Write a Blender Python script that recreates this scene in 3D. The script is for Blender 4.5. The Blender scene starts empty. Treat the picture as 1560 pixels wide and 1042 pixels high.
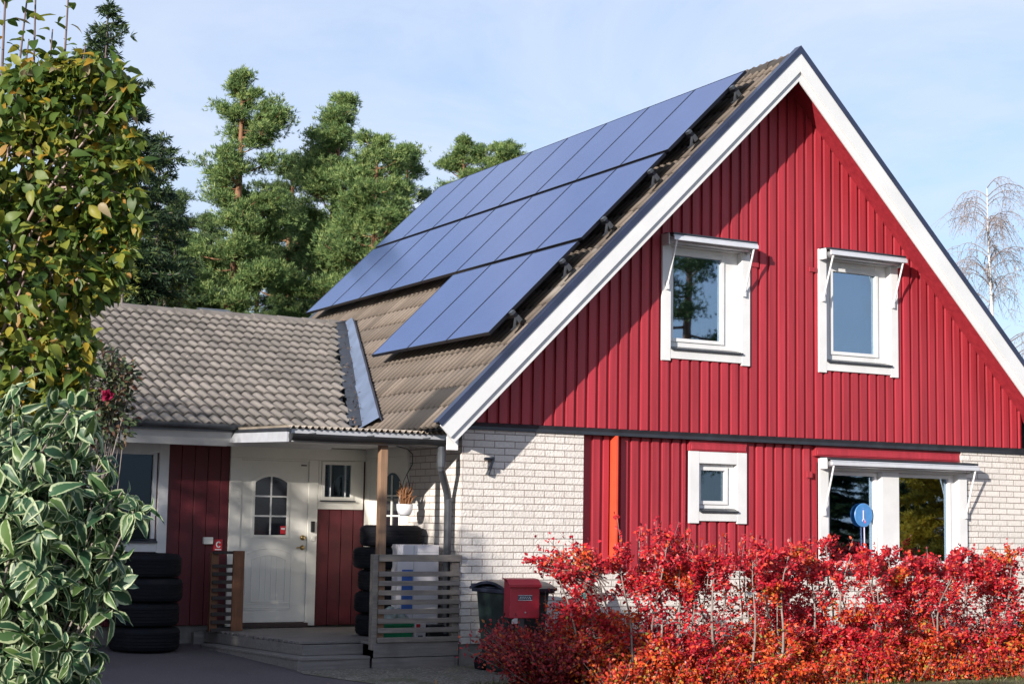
import bpy, bmesh, math, random
import numpy as np
from mathutils import Vector, Matrix
random.seed(7)
sc = bpy.context.scene
col = sc.collection
PI = math.pi

# ------------------------------------------------------------------ materials
def link(nt, a, b): nt.links.new(a, b)

def new_mat(name):
    m = bpy.data.materials.new(name); m.use_nodes = True
    nt = m.node_tree; b = nt.nodes['Principled BSDF']
    return m, nt, b

def setin(b, **k):
    al = dict(rough='Roughness', metal='Metallic', spec='Specular IOR Level', ior='IOR', coat='Coat Weight', trans='Transmission Weight')
    for q, v in k.items(): b.inputs[al[q]].default_value = v

def rgb(c): return (c[0], c[1], c[2], 1.0)

def texco(nt, scale=(1, 1, 1), rot=(0, 0, 0)):
    t = nt.nodes.new('ShaderNodeTexCoord'); mp = nt.nodes.new('ShaderNodeMapping')
    mp.inputs['Scale'].default_value = scale; mp.inputs['Rotation'].default_value = rot
    link(nt, t.outputs['Object'], mp.inputs['Vector']); return mp.outputs['Vector']

def noise(nt, vec, scale, detail=4, rough=.55):
    n = nt.nodes.new('ShaderNodeTexNoise'); n.inputs['Scale'].default_value = scale
    n.inputs['Detail'].default_value = detail; n.inputs['Roughness'].default_value = rough
    link(nt, vec, n.inputs['Vector']); return n

def ramp(nt, fac, stops):
    r = nt.nodes.new('ShaderNodeValToRGB'); e = r.color_ramp.elements
    while len(e) < len(stops): e.new(.5)
    for i, (p, c) in enumerate(stops): e[i].position = p; e[i].color = rgb(c)
    link(nt, fac, r.inputs['Fac']); return r.outputs['Color']

def mixc(nt, fac, a, b, mode='MIX'):
    m = nt.nodes.new('ShaderNodeMix'); m.data_type = 'RGBA'; m.blend_type = mode
    for s, v in ((m.inputs[0], fac), (m.inputs[6], a), (m.inputs[7], b)):
        if hasattr(v, 'links'): link(nt, v, s)
        elif isinstance(v, (int, float)): s.default_value = v
        else: s.default_value = rgb(v)
    return m.outputs[2]

def mth(nt, op, a, b=0.0, c=None):
    m = nt.nodes.new('ShaderNodeMath'); m.operation = op
    for i, v in enumerate((a, b) if c is None else (a, b, c)):
        if hasattr(v, 'links'): link(nt, v, m.inputs[i])
        else: m.inputs[i].default_value = v
    return m.outputs[0]

def bump(nt, b, h, strength=.3, dist=.01):
    bp = nt.nodes.new('ShaderNodeBump'); bp.inputs['Strength'].default_value = strength
    bp.inputs['Distance'].default_value = dist
    link(nt, h, bp.inputs['Height']); link(nt, bp.outputs['Normal'], b.inputs['Normal'])

def simple(name, c, rough=.6, metal=0, var=.12, nscale=6, stretch=(1, 1, 1), bmp=.0, bscale=60, dirt=None, spec=.5):
    """base colour with soft mottling, optional stains with their own shape, optional fine bump"""
    m, nt, b = new_mat(name); setin(b, rough=rough, metal=metal, spec=spec)
    v = texco(nt, stretch)
    n = noise(nt, v, nscale, 5)
    lo = tuple(max(0, x*(1-var)) for x in c); hi = tuple(min(1, x*(1+var)) for x in c)
    cc = ramp(nt, n.outputs['Fac'], [(.3, lo), (.7, hi)])
    if dirt:
        n2 = noise(nt, v, dirt[1], 6, .65)
        f = ramp(nt, n2.outputs['Fac'], [(dirt[2], (0, 0, 0)), (dirt[2]+.15, (1, 1, 1))])
        cc = mixc(nt, f, cc, dirt[0])
    link(nt, cc, b.inputs['Base Color'])
    rr = nt.nodes.new('ShaderNodeMapRange'); rr.inputs[3].default_value = max(.02, rough-.1); rr.inputs[4].default_value = min(1, rough+.1)
    link(nt, n.outputs['Fac'], rr.inputs[0]); link(nt, rr.outputs[0], b.inputs['Roughness'])
    if bmp:
        nb = noise(nt, v, bscale, 3); bump(nt, b, nb.outputs['Fac'], bmp, .004)
    return m

M = {}
M['red'] = simple('red_paint', (.375, .028, .044), .55, var=.13, nscale=1.7, stretch=(9, 9, .6), bmp=.25, bscale=25, dirt=((.25, .027, .04), 2.5, .62))
def board_tone(m, amt):
    nt = m.node_tree; b = nt.nodes['Principled BSDF']; src = b.inputs['Base Color'].links[0].from_socket
    g = nt.nodes.new('ShaderNodeNewGeometry'); c = ramp(nt, g.outputs['Random Per Island'], [(0, (1-amt, 1-amt, 1-amt)), (1, (1, 1, 1))])
    v = texco(nt, (22, 22, .35)); n = noise(nt, v, 1.0, 6, .7); c2 = ramp(nt, n.outputs['Fac'], [(.30, (.78, .74, .74)), (.62, (1, 1, 1))])
    link(nt, mixc(nt, 1.0, mixc(nt, 1.0, src, c, 'MULTIPLY'), c2, 'MULTIPLY'), b.inputs['Base Color'])
board_tone(M['red'], .22)
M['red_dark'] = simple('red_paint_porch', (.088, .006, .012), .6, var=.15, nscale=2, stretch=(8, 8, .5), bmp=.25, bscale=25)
M['red_fin'] = simple('red_orange_paint', (.62, .07, .03), .5, var=.08)  # same red paint, with the sun glare on the fin put into its colour
M['white'] = simple('white_paint', (.60, .60, .61), .45, var=.07, nscale=3, bmp=.1, bscale=30, dirt=((.62, .62, .60), 5, .68))
M['barge'] = simple('barge_white', (.58, .585, .60), .5, var=.05, nscale=2, bmp=.12, bscale=20, dirt=((.58, .60, .58), 3, .66))
M['cream'] = simple('cream_paint', (.74, .72, .67), .5, var=.06, nscale=2)
M['soffit'] = simple('soffit_paint', (.66, .66, .66), .6, var=.08, nscale=4)
M['metal_dark'] = simple('dark_sheet_metal', (.045, .05, .062), .35, .5, var=.2, nscale=5)
M['metal_cap'] = simple('barge_cap_metal', (.035, .045, .085), .3, .4, var=.2, nscale=3)
M['flash'] = simple('valley_metal', (.20, .25, .36), .42, .45, var=.16, nscale=3, dirt=((.10, .11, .14), 4, .66))
M['gutter'] = simple('gutter_grey', (.06, .065, .075), .3, .3, var=.2, nscale=5, dirt=((.16, .16, .17), 9, .62))
M['blackgutter'] = simple('black_gutter', (.018, .019, .022), .35, .1, var=.3, nscale=6, dirt=((.09, .09, .09), 12, .68))
M['gutter_white'] = simple('gutter_light', (.42, .43, .47), .4, .2, var=.1, nscale=6, dirt=((.2, .2, .2), 6, .66))
M['alu'] = simple('awning_aluminium', (.62, .63, .68), .35, .3, var=.06)
M['blk'] = simple('black_plastic', (.014, .014, .016), .4, var=.2)
M['rubber'] = simple('tyre_rubber', (.006, .0065, .010), .8, var=.3, nscale=12, bmp=.3, bscale=40, dirt=((.014, .014, .017), 6, .62), spec=.2)
M['rim'] = simple('rim_metal', (.35, .35, .37), .3, .9, var=.1)
M['concrete'] = simple('plinth_concrete', (.20, .19, .18), .9, var=.18, nscale=8, bmp=.4, bscale=50)
M['bark_pine'] = simple('pine_bark', (.20, .10, .055), .9, var=.4, nscale=5, stretch=(3, 3, .7), bmp=.5, bscale=12)
M['bark'] = simple('grey_bark', (.14, .115, .10), .9, var=.3, nscale=9, stretch=(2, 2, .5), bmp=.5, bscale=30)
M['bark_pink'] = simple('fruit_twig_bark', (.30, .22, .20), .75, var=.25, nscale=20)
M['twig'] = simple('purple_twig', (.13, .09, .09), .75, var=.3, nscale=20)
M['birch'] = simple('birch_bark', (.62, .60, .58), .8, var=.1, nscale=4, dirt=((.05, .05, .05), 6, .63))
M['birch_twig'] = simple('birch_twig', (.25, .21, .21), .8, var=.2)
M['stem'] = simple('hedge_stem', (.20, .165, .15), .85, var=.35, nscale=15)
M['mailred'] = simple('mailbox_red', (.36, .012, .03), .4, var=.08, nscale=5, dirt=((.25, .02, .03), 9, .66))
M['bin'] = simple('bin_plastic', (.012, .022, .022), .45, var=.2, bmp=.15)
M['binlid'] = simple('bin_lid_plastic', (.013, .017, .032), .35, var=.2)
M['brass'] = simple('brass', (.42, .30, .13), .3, .9, var=.15)
M['greenbox'] = simple('green_plastic', (.008, .20, .085), .35, var=.12)
M['card'] = simple('white_carton', (.60, .57, .60), .7, var=.06, dirt=((.5, .47, .46), 4, .65))
M['blueprint'] = simple('blue_print', (.03, .10, .36), .6, var=.2, nscale=14)
M['pot'] = simple('white_glaze', (.70, .70, .74), .3, var=.04)
M['dried'] = simple('dried_plant', (.24, .11, .05), .9, var=.4, nscale=40)
M['blue'] = simple('blue_enamel', (.06, .20, .46), .35, var=.1, nscale=14)
M['pale'] = simple('pale_mark', (.42, .40, .62), .5, var=.05)
M['pinkmark'] = simple('pink_mark', (.55, .12, .24), .5, var=.05)
M['teal'] = simple('teal_cloth', (.02, .22, .22), .6, var=.2)
M['sticker'] = simple('sticker_white', (.7, .7, .72), .5, var=.05)
M['stickred'] = simple('sticker_red', (.5, .015, .025), .45, var=.05)
M['darkmark'] = simple('dark_mark', (.05, .06, .10), .5, var=.05)
M['curtain'] = simple('curtain_cloth', (.62, .62, .64), .9, var=.08, nscale=8)
M['curtain_green'] = simple('blind_green', (.05, .13, .12), .9, var=.1)
M['room'] = simple('room_wall', (.10, .11, .12), .9, var=.1)
M['bag'] = simple('clear_bag', (.30, .36, .35), .22, var=.3, nscale=18, bmp=.6, bscale=30)

def wood(name, c, along='x', rough=.75, var=.3):
    m, nt, b = new_mat(name); setin(b, rough=rough)
    st = {'x': (.8, 14, 14), 'y': (14, .8, 14), 'z': (14, 14, .8)}[along]
    v = texco(nt, st); n = noise(nt, v, 3, 7, .65)
    cc = ramp(nt, n.outputs['Fac'], [(.28, tuple(x*(1-var) for x in c)), (.72, tuple(x*(1+var) for x in c))])
    v2 = texco(nt); n2 = noise(nt, v2, 3.2, 4)
    f = ramp(nt, n2.outputs['Fac'], [(.52, (0, 0, 0)), (.75, (.7, .7, .7))])
    cc = mixc(nt, f, cc, tuple(x*.6 for x in c))
    link(nt, cc, b.inputs['Base Color']); bump(nt, b, n.outputs['Fac'], .35, .004)
    return m
M['deck'] = wood('weathered_deck', (.17, .155, .148), 'x')
M['rail'] = wood('weathered_rail', (.19, .165, .145), 'x')
M['post'] = wood('porch_post', (.22, .13, .08), 'z')
M['brown'] = wood('brown_stained_wood', (.17, .072, .035), 'z')
M['dkwood'] = wood('dark_slat_wood', (.035, .026, .024), 'x')

def brick_mat():
    m, nt, b = new_mat('white_brick'); setin(b, rough=.85)
    t = nt.nodes.new('ShaderNodeTexCoord'); s = nt.nodes.new('ShaderNodeSeparateXYZ'); link(nt, t.outputs['Object'], s.inputs[0])
    c = nt.nodes.new('ShaderNodeCombineXYZ')
    link(nt, mth(nt, 'ADD', mth(nt, 'ADD', s.outputs[0], s.outputs[1]), -.018), c.inputs[0]); link(nt, mth(nt, 'ADD', s.outputs[2], -.240), c.inputs[1])
    def bt(c1, c2, mo, size, smooth):
        k = nt.nodes.new('ShaderNodeTexBrick'); link(nt, c.outputs[0], k.inputs['Vector'])
        k.offset = .5; k.inputs['Scale'].default_value = 1; k.inputs['Brick Width'].default_value = .274; k.inputs['Row Height'].default_value = .0812
        k.inputs['Mortar Size'].default_value = size; k.inputs['Mortar Smooth'].default_value = smooth; k.inputs['Bias'].default_value = 0
        k.inputs['Color1'].default_value = rgb(c1); k.inputs['Color2'].default_value = rgb(c2); k.inputs['Mortar'].default_value = rgb(mo); return k
    k = bt((.615, .575, .545), (.69, .65, .62), (.25, .205, .18), .0050, .15)
    n = noise(nt, t.outputs['Object'], 34, 4, .6); n2 = noise(nt, t.outputs['Object'], 1.6, 4)
    cc = mixc(nt, .5, k.outputs['Color'], ramp(nt, n.outputs['Fac'], [(.3, (.74, .73, .72)), (.65, (1, 1, 1))]), 'MULTIPLY')
    cc = mixc(nt, ramp(nt, n2.outputs['Fac'], [(.5, (0, 0, 0)), (.8, (.5, .5, .5))]), cc, (.5, .47, .45))
    link(nt, cc, b.inputs['Base Color'])
    h = mth(nt, 'ADD', mth(nt, 'MULTIPLY', k.outputs['Fac'], -1.3), mth(nt, 'MULTIPLY', n.outputs['Fac'], 1.1))
    bump(nt, b, h, .9, .014)
    return m
M['brick'] = brick_mat()

def tile_mat(name, ax):
    """concrete roof tile: tone differs from tile to tile, lichen and moss specks"""
    m, nt, b = new_mat(name); setin(b, rough=.85)
    uv = nt.nodes.new('ShaderNodeUVMap'); uv.uv_map = 'UVMap'
    s = nt.nodes.new('ShaderNodeSeparateXYZ'); link(nt, uv.outputs[0], s.inputs[0])
    c = nt.nodes.new('ShaderNodeCombineXYZ')
    link(nt, mth(nt, 'FLOOR', mth(nt, 'DIVIDE', s.outputs[0], .3)), c.inputs[0]); link(nt, mth(nt, 'FLOOR', mth(nt, 'DIVIDE', s.outputs[1], .36)), c.inputs[1])
    w = nt.nodes.new('ShaderNodeTexWhiteNoise'); w.noise_dimensions = '2D'; link(nt, c.outputs[0], w.inputs['Vector'])
    base = ramp(nt, w.outputs['Value'], [(0, ax[0]), (.55, ax[1]), (1, ax[2])])
    t = texco(nt)
    n = noise(nt, t, 45, 4, .7); cc = mixc(nt, .8, base, ramp(nt, n.outputs['Fac'], [(.25, (.55, .55, .55)), (.7, (1.0, 1.0, 1.0))]), 'MULTIPLY')
    n2 = noise(nt, t, 1.1, 5, .6); cc = mixc(nt, ramp(nt, n2.outputs['Fac'], [(.42, (0, 0, 0)), (.7, (.65, .65, .65))]), cc, ax[3])
    n3 = noise(nt, t, 14, 3, .5); cc = mixc(nt, ramp(nt, n3.outputs['Fac'], [(.70, (0, 0, 0)), (.76, (.75, .75, .75))]), cc, (.42, .36, .27))
    gr = mth(nt, 'ABSOLUTE', mth(nt, 'SUBTRACT', mth(nt, 'FRACT', mth(nt, 'ADD', mth(nt, 'DIVIDE', s.outputs[0], .15), .5)), .5))   # shade between the ribs painted in: channels darkened in the colour
    gm = nt.nodes.new('ShaderNodeMapRange'); gm.inputs[1].default_value = .10; gm.inputs[2].default_value = .26; gm.inputs[3].default_value = ax[4]; gm.inputs[4].default_value = 0; link(nt, gr, gm.inputs[0])
    cc = mixc(nt, mth(nt, 'MULTIPLY', gm.outputs[0], mth(nt, 'ADD', n2.outputs['Fac'], .45)), cc, (.035, .03, .027))
    n5 = noise(nt, t, .55, 3); cc = mixc(nt, ramp(nt, n5.outputs['Fac'], [(.62, (0, 0, 0)), (.70, (.5, .5, .5))]), cc, (.42, .39, .36))
    link(nt, cc, b.inputs['Base Color']); bump(nt, b, n.outputs['Fac'], .35, .006)
    return m, nt, b, s, cc
M['tile_wing'] = tile_mat('grey_tile', ((.150, .136, .124), (.205, .182, .165), (.26, .23, .208), (.14, .125, .115), .34))[0]
mm, nt_, b_, s_, cc_ = tile_mat('brown_tile', ((.115, .090, .072), (.155, .122, .098), (.20, .158, .128), (.105, .085, .072), .95))
# a dark soft-edged streak near the eave
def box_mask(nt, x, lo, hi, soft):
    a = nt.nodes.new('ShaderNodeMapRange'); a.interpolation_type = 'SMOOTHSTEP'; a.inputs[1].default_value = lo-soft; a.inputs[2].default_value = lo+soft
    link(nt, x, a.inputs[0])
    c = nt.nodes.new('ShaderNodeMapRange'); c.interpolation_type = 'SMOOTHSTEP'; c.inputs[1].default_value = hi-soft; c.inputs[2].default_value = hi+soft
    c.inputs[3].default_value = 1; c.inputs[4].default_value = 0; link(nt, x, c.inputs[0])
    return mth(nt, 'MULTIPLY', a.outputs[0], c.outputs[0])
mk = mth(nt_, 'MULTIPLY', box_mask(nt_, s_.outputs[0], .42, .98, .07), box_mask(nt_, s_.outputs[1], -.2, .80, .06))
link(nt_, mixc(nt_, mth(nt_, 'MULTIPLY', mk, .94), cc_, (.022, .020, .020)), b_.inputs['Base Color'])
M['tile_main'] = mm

def solar_mat():
    m, nt, b = new_mat('solar_cells'); setin(b, rough=.13, spec=.5, coat=.0)
    uv = nt.nodes.new('ShaderNodeUVMap'); uv.uv_map = 'UVMap'
    s = nt.nodes.new('ShaderNodeSeparateXYZ'); link(nt, uv.outputs[0], s.inputs[0])
    def lines(x, n, w):
        f = mth(nt, 'FRACT', mth(nt, 'MULTIPLY', x, n)); return mth(nt, 'LESS_THAN', f, w)
    l = mth(nt, 'MAXIMUM', lines(s.outputs[0], 6, .012), lines(s.outputs[1], 10, .012))
    bars = lines(s.outputs[0], 30, .05)
    t = texco(nt); n = noise(nt, t, 1.3, 3)
    base = ramp(nt, n.outputs['Fac'], [(.3, (.036, .060, .175)), (.7, (.046, .076, .205))])
    cc = mixc(nt, mth(nt, 'MULTIPLY', bars, .12), base, (.10, .13, .26)); cc = mixc(nt, mth(nt, 'MULTIPLY', l, .35), cc, (.02, .03, .09))
    link(nt, cc, b.inputs['Base Color']); b.inputs['IOR'].default_value = 1.62
    n2 = noise(nt, t, 30, 3); rr = nt.nodes.new('ShaderNodeMapRange'); rr.inputs[3].default_value = .10; rr.inputs[4].default_value = .16
    link(nt, n2.outputs['Fac'], rr.inputs[0]); link(nt, rr.outputs[0], b.inputs['Roughness'])
    return m
M['solar'] = solar_mat()
M['solar_frame'] = simple('solar_frame', (.012, .012, .018), .35, .5, var=.2)

def glass_mat(name, refl=.26, tint=(.55, .6, .62)):
    m, nt, b = new_mat(name); nt.nodes.remove(b); out = nt.nodes['Material Output']
    tr = nt.nodes.new('ShaderNodeBsdfTransparent'); tr.inputs[0].default_value = rgb(tint)
    gl = nt.nodes.new('ShaderNodeBsdfGlossy'); gl.inputs['Roughness'].default_value = .015; gl.inputs['Color'].default_value = (.60, .80, 1, 1)
    t = texco(nt); n = noise(nt, t, 1.2, 2); bp = nt.nodes.new('ShaderNodeBump'); bp.inputs['Strength'].default_value = .03; bp.inputs['Distance'].default_value = .02
    link(nt, n.outputs['Fac'], bp.inputs['Height']); link(nt, bp.outputs[0], gl.inputs['Normal'])
    fr = nt.nodes.new('ShaderNodeFresnel'); fr.inputs[0].default_value = 1.5
    f = mth(nt, 'ADD', fr.outputs[0], refl-.06)
    mx = nt.nodes.new('ShaderNodeMixShader'); link(nt, f, mx.inputs[0]); link(nt, tr.outputs[0], mx.inputs[1]); link(nt, gl.outputs[0], mx.inputs[2])
    link(nt, mx.outputs[0], out.inputs[0]); return m
M['glass'] = glass_mat('window_glass', .40, (.40, .46, .50))
M['glass_low'] = glass_mat('dull_window_glass', .16, (.45, .5, .5))

M['glass_dark'] = glass_mat('dark_window_glass', .05, (.3, .34, .42))
def leaf_mat(name, stops, trans=.35, rough=.5, uvmargin=None, spec=.4):
    """every leaf gets its own tone from a ramp; light passes through"""
    m, nt, b = new_mat(name); setin(b, rough=rough, spec=spec); out = nt.nodes['Material Output']
    g = nt.nodes.new('ShaderNodeNewGeometry'); c = ramp(nt, g.outputs['Random Per Island'], stops)
    if uvmargin:
        uv = nt.nodes.new('ShaderNodeUVMap'); uv.uv_map = 'UVMap'; s = nt.nodes.new('ShaderNodeSeparateXYZ'); link(nt, uv.outputs[0], s.inputs[0])
        dx = mth(nt, 'ABSOLUTE', mth(nt, 'SUBTRACT', s.outputs[0], .5))
        t = nt.nodes.new('ShaderNodeTexCoord'); n = noise(nt, t.outputs['Object'], 70, 3, .6)
        dx = mth(nt, 'ADD', dx, mth(nt, 'MULTIPLY', mth(nt, 'SUBTRACT', n.outputs['Fac'], .5), .30))
        f = ramp(nt, dx, [(uvmargin[1], (0, 0, 0)), (uvmargin[1]+.05, (1, 1, 1))])
        c = mixc(nt, f, c, uvmargin[0])
    link(nt, c, b.inputs['Base Color'])
    tl = nt.nodes.new('ShaderNodeBsdfTranslucent'); link(nt, c, tl.inputs[0])
    mx = nt.nodes.new('ShaderNodeMixShader'); mx.inputs[0].default_value = trans
    link(nt, b.outputs[0], mx.inputs[1]); link(nt, tl.outputs[0], mx.inputs[2]); link(nt, mx.outputs[0], out.inputs[0])
    return m
M['pine'] = leaf_mat('pine_needles', [(0, (.055, .115, .038)), (.5, (.145, .23, .072)), (1, (.30, .37, .125))], .32, .6)
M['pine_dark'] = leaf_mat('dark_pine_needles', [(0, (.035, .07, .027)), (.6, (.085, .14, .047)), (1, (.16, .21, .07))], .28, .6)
M['spruce'] = leaf_mat('spruce_needles', [(0, (.016, .038, .020)), (.6, (.036, .072, .028)), (1, (.10, .135, .035))], .25, .6)
M['spruce_yel'] = leaf_mat('young_spruce_needles', [(0, (.06, .09, .015)), (.6, (.14, .17, .022)), (1, (.26, .26, .035))], .3, .6)
M['fruit'] = leaf_mat('fruit_leaf', [(0, (.035, .075, .018)), (.35, (.085, .145, .028)), (.66, (.16, .21, .036)), (.84, (.26, .27, .045)), (.93, (.38, .29, .03)), (.97, (.40, .20, .03)), (1, (.36, .31, .20))], .46, .48)
M['dogwood'] = leaf_mat('variegated_leaf', [(0, (.02, .06, .028)), (.5, (.04, .10, .045)), (1, (.09, .15, .04))], .3, .45, ((.36, .42, .25), .31))
M['rose'] = leaf_mat('bronze_leaf', [(0, (.035, .055, .03)), (.5, (.06, .085, .035)), (.8, (.10, .07, .04)), (1, (.16, .06, .04))], .25, .45)
M['bloom'] = leaf_mat('rose_petal', [(0, (.20, .006, .035)), (1, (.30, .012, .06))], .3, .5)
M['hedge'] = leaf_mat('autumn_red_leaf', [(0, (.16, .010, .022)), (.3, (.38, .014, .030)), (.6, (.58, .022, .042)), (.84, (.68, .040, .035)), (.95, (.70, .12, .03)), (1, (.58, .26, .30))], .38, .42)
M['hedge_o'] = leaf_mat('autumn_orange_leaf', [(0, (.20, .015, .022)), (.3, (.50, .034, .024)), (.6, (.68, .080, .022)), (.86, (.68, .16, .03)), (.95, (.36, .28, .035)), (1, (.12, .16, .03))], .38, .42)
M['hedge_d'] = leaf_mat('crimson_leaf', [(0, (.10, .012, .022)), (.5, (.27, .016, .028)), (.8, (.42, .03, .03)), (.95, (.50, .11, .025)), (1, (.14, .12, .03))], .3, .45)
M['larch'] = leaf_mat('yellow_larch', [(0, (.35, .25, .03)), (.6, (.62, .45, .05)), (1, (.75, .55, .08))], .5, .6)
M['hedgegreen'] = leaf_mat('dense_green_leaf', [(0, (.02, .04, .015)), (1, (.06, .10, .03))], .2, .5)
M['grassb'] = leaf_mat('grass_blade', [(0, (.06, .09, .02)), (.6, (.13, .15, .04)), (1, (.28, .24, .10))], .3, .6)
M['oldlitter'] = leaf_mat('rotten_leaf', [(0, (.04, .03, .025)), (.7, (.10, .065, .04)), (1, (.30, .14, .07))], .1, .8)
M['catkin'] = leaf_mat('birch_seed', [(0, (.26, .22, .20)), (1, (.40, .33, .28))], .2, .7)
M['litter'] = leaf_mat('fallen_leaf', [(0, (.20, .10, .04)), (.5, (.40, .22, .08)), (1, (.45, .08, .04))], .1, .7)

def ground_mat():
    m, nt, b = new_mat('asphalt'); setin(b, rough=.9)
    t = texco(nt); n = noise(nt, t, 90, 3, .7); n2 = noise(nt, t, .9, 5)
    c = ramp(nt, n.outputs['Fac'], [(.3, (.046, .038, .044)), (.55, (.088, .074, .084)), (.75, (.13, .115, .12))])
    c = mixc(nt, ramp(nt, n2.outputs['Fac'], [(.45, (0, 0, 0)), (.7, (.6, .6, .6))]), c, (.055, .046, .052)); n6 = noise(nt, t, 7, 5, .7); c = mixc(nt, ramp(nt, n6.outputs['Fac'], [(.58, (0, 0, 0)), (.72, (.5, .5, .5))]), c, (.115, .098, .10))
    link(nt, c, b.inputs['Base Color']); bump(nt, b, n.outputs['Fac'], .5, .006); return m
M['asphalt'] = ground_mat()
def gravel_mat():
    m, nt, b = new_mat('gravel_strip'); setin(b, rough=.95)
    t = texco(nt); vo = nt.nodes.new('ShaderNodeTexVoronoi'); vo.inputs['Scale'].default_value = 55; link(nt, t, vo.inputs['Vector'])
    s = nt.nodes.new('ShaderNodeSeparateColor'); link(nt, vo.outputs['Color'], s.inputs[0])
    c = ramp(nt, s.outputs[0], [(0, (.075, .068, .06)), (.5, (.15, .135, .118)), (1, (.26, .24, .21))])
    n = noise(nt, t, 2.5, 5); c = mixc(nt, ramp(nt, n.outputs['Fac'], [(.5, (0, 0, 0)), (.68, (.8, .8, .8))]), c, (.085, .09, .04))
    link(nt, c, b.inputs['Base Color']); bump(nt, b, vo.outputs['Distance'], .8, .02); return m
M['gravel'] = gravel_mat()
M['soil'] = simple('verge_soil', (.095, .095, .045), .95, var=.4, nscale=3, bmp=.6, bscale=40, dirt=((.14, .11, .06), 9, .55))
M['road'] = simple('street_asphalt', (.13, .125, .12), .95, var=.2, nscale=50, bmp=.4, bscale=90)

# ------------------------------------------------------------------ mesh helpers
def finish(name, me, mat, parent=None, smooth=False):
    if isinstance(mat, (list, tuple)):
        for q in mat: me.materials.append(q)
    else: me.materials.append(mat)
    if smooth: me.polygons.foreach_set('use_smooth', [True]*len(me.polygons))
    o = bpy.data.objects.new(name, me); col.objects.link(o)
    if parent is not None: o.parent = parent
    return o

class MB:
    def __init__(s): s.v = []; s.f = []
    def add(s, vs, fs):
        n = len(s.v); s.v += [tuple(p) for p in vs]; s.f += [tuple(i+n for i in q) for q in fs]; return s
    def box(s, x0, x1, y0, y1, z0, z1):
        return s.add([(x0, y0, z0), (x1, y0, z0), (x1, y1, z0), (x0, y1, z0), (x0, y0, z1), (x1, y0, z1), (x1, y1, z1), (x0, y1, z1)],
                     [(0, 3, 2, 1), (4, 5, 6, 7), (0, 1, 5, 4), (1, 2, 6, 5), (2, 3, 7, 6), (3, 0, 4, 7)])
    def obox(s, c, ax, ay, az, hx, hy, hz):
        c, ax, ay, az = map(Vector, (c, ax, ay, az)); vs = []
        for z in (-1, 1):
            for x, y in ((-1, -1), (1, -1), (1, 1), (-1, 1)): vs.append(c+ax*hx*x+ay*hy*y+az*hz*z)
        return s.add(vs, [(0, 3, 2, 1), (4, 5, 6, 7), (0, 1, 5, 4), (1, 2, 6, 5), (2, 3, 7, 6), (3, 0, 4, 7)])
    def prism(s, poly, d):
        """poly: list of 3D points (planar), extruded by vector d"""
        n = len(poly); d = Vector(d); a = [Vector(p) for p in poly]
        return s.add(a+[p+d for p in a], [tuple(range(n))[::-1], tuple(range(n, 2*n))]+[(i, (i+1) % n, n+(i+1) % n, n+i) for i in range(n)])
    def tube(s, pts, r, n=8, caps=True):
        pts = [Vector(p) for p in pts]; rs = r if isinstance(r, (list, tuple)) else [r]*len(pts)
        rings = []; up = None
        for i, p in enumerate(pts):
            t = (pts[min(i+1, len(pts)-1)]-pts[max(i-1, 0)]).normalized()
            if up is None: up = t.orthogonal().normalized()
            up = (up-t*up.dot(t)); up = up.normalized() if up.length > 1e-6 else t.orthogonal().normalized()
            w = t.cross(up); rings.append([p+(up*math.cos(2*PI*k/n)+w*math.sin(2*PI*k/n))*rs[i] for k in range(n)])
        vs = [q for g in rings for q in g]; fs = []
        for i in range(len(pts)-1):
            for k in range(n): fs.append((i*n+k, i*n+(k+1) % n, (i+1)*n+(k+1) % n, (i+1)*n+k))
        if caps: fs += [tuple(range(n))[::-1], tuple((len(pts)-1)*n+k for k in range(n))]
        return s.add(vs, fs)
    def lathe(s, prof, c=(0, 0, 0), n=32, ax='z'):
        vs = []; fs = []; m = len(prof)
        for k in range(n):
            a = 2*PI*k/n
            for r, z in prof:
                p = (r*math.cos(a), r*math.sin(a), z)
                if ax == 'y': p = (p[0], p[2], p[1])
                vs.append((p[0]+c[0], p[1]+c[1], p[2]+c[2]))
        for k in range(n):
            for i in range(m-1):
                fs.append((k*m+i, ((k+1) % n)*m+i, ((k+1) % n)*m+i+1, k*m+i+1))
        return s.add(vs, fs)
    def build(s, name, mat, parent=None, bevel=0, smooth=False):
        me = bpy.data.meshes.new(name); me.from_pydata(s.v, [], s.f)
        bm = bmesh.new(); bm.from_mesh(me); bmesh.ops.recalc_face_normals(bm, faces=bm.faces); bm.to_mesh(me); bm.free()
        o = finish(name, me, mat, parent, smooth)
        if bevel:
            b = o.modifiers.new('Bevel', 'BEVEL'); b.width = bevel; b.segments = 2; b.limit_method = 'ANGLE'; b.angle_limit = .6
        return o

def tag(o, label=None, cat=None, group=None, kind=None):
    for k, v in (('label', label), ('category', cat), ('group', group), ('kind', kind)):
        if v: o[k] = v
    return o
def empty(name, loc=(0, 0, 0), label=None, cat=None, group=None):
    o = bpy.data.objects.new(name, None); o.location = loc; o.empty_display_size = .2; col.objects.link(o); return tag(o, label, cat, group)

def np_mesh(name, V, F, mat, parent=None, uv=None, smooth=False):
    """V (n,3), F (m,k) arrays"""
    me = bpy.data.meshes.new(name); k = F.shape[1]; m = len(F)
    me.vertices.add(len(V)); me.vertices.foreach_set('co', np.ascontiguousarray(V, dtype=np.float32).ravel())
    me.loops.add(m*k); me.loops.foreach_set('vertex_index', np.ascontiguousarray(F, dtype=np.int32).ravel())
    me.polygons.add(m); me.polygons.foreach_set('loop_start', np.arange(0, m*k, k, dtype=np.int32))
    if uv is not None:
        l = me.uv_layers.new(name='UVMap'); l.data.foreach_set('uv', np.ascontiguousarray(uv[F.ravel()], dtype=np.float32).ravel())
    me.update(calc_edges=True); me.validate()
    return finish(name, me, mat, parent, smooth)

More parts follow.
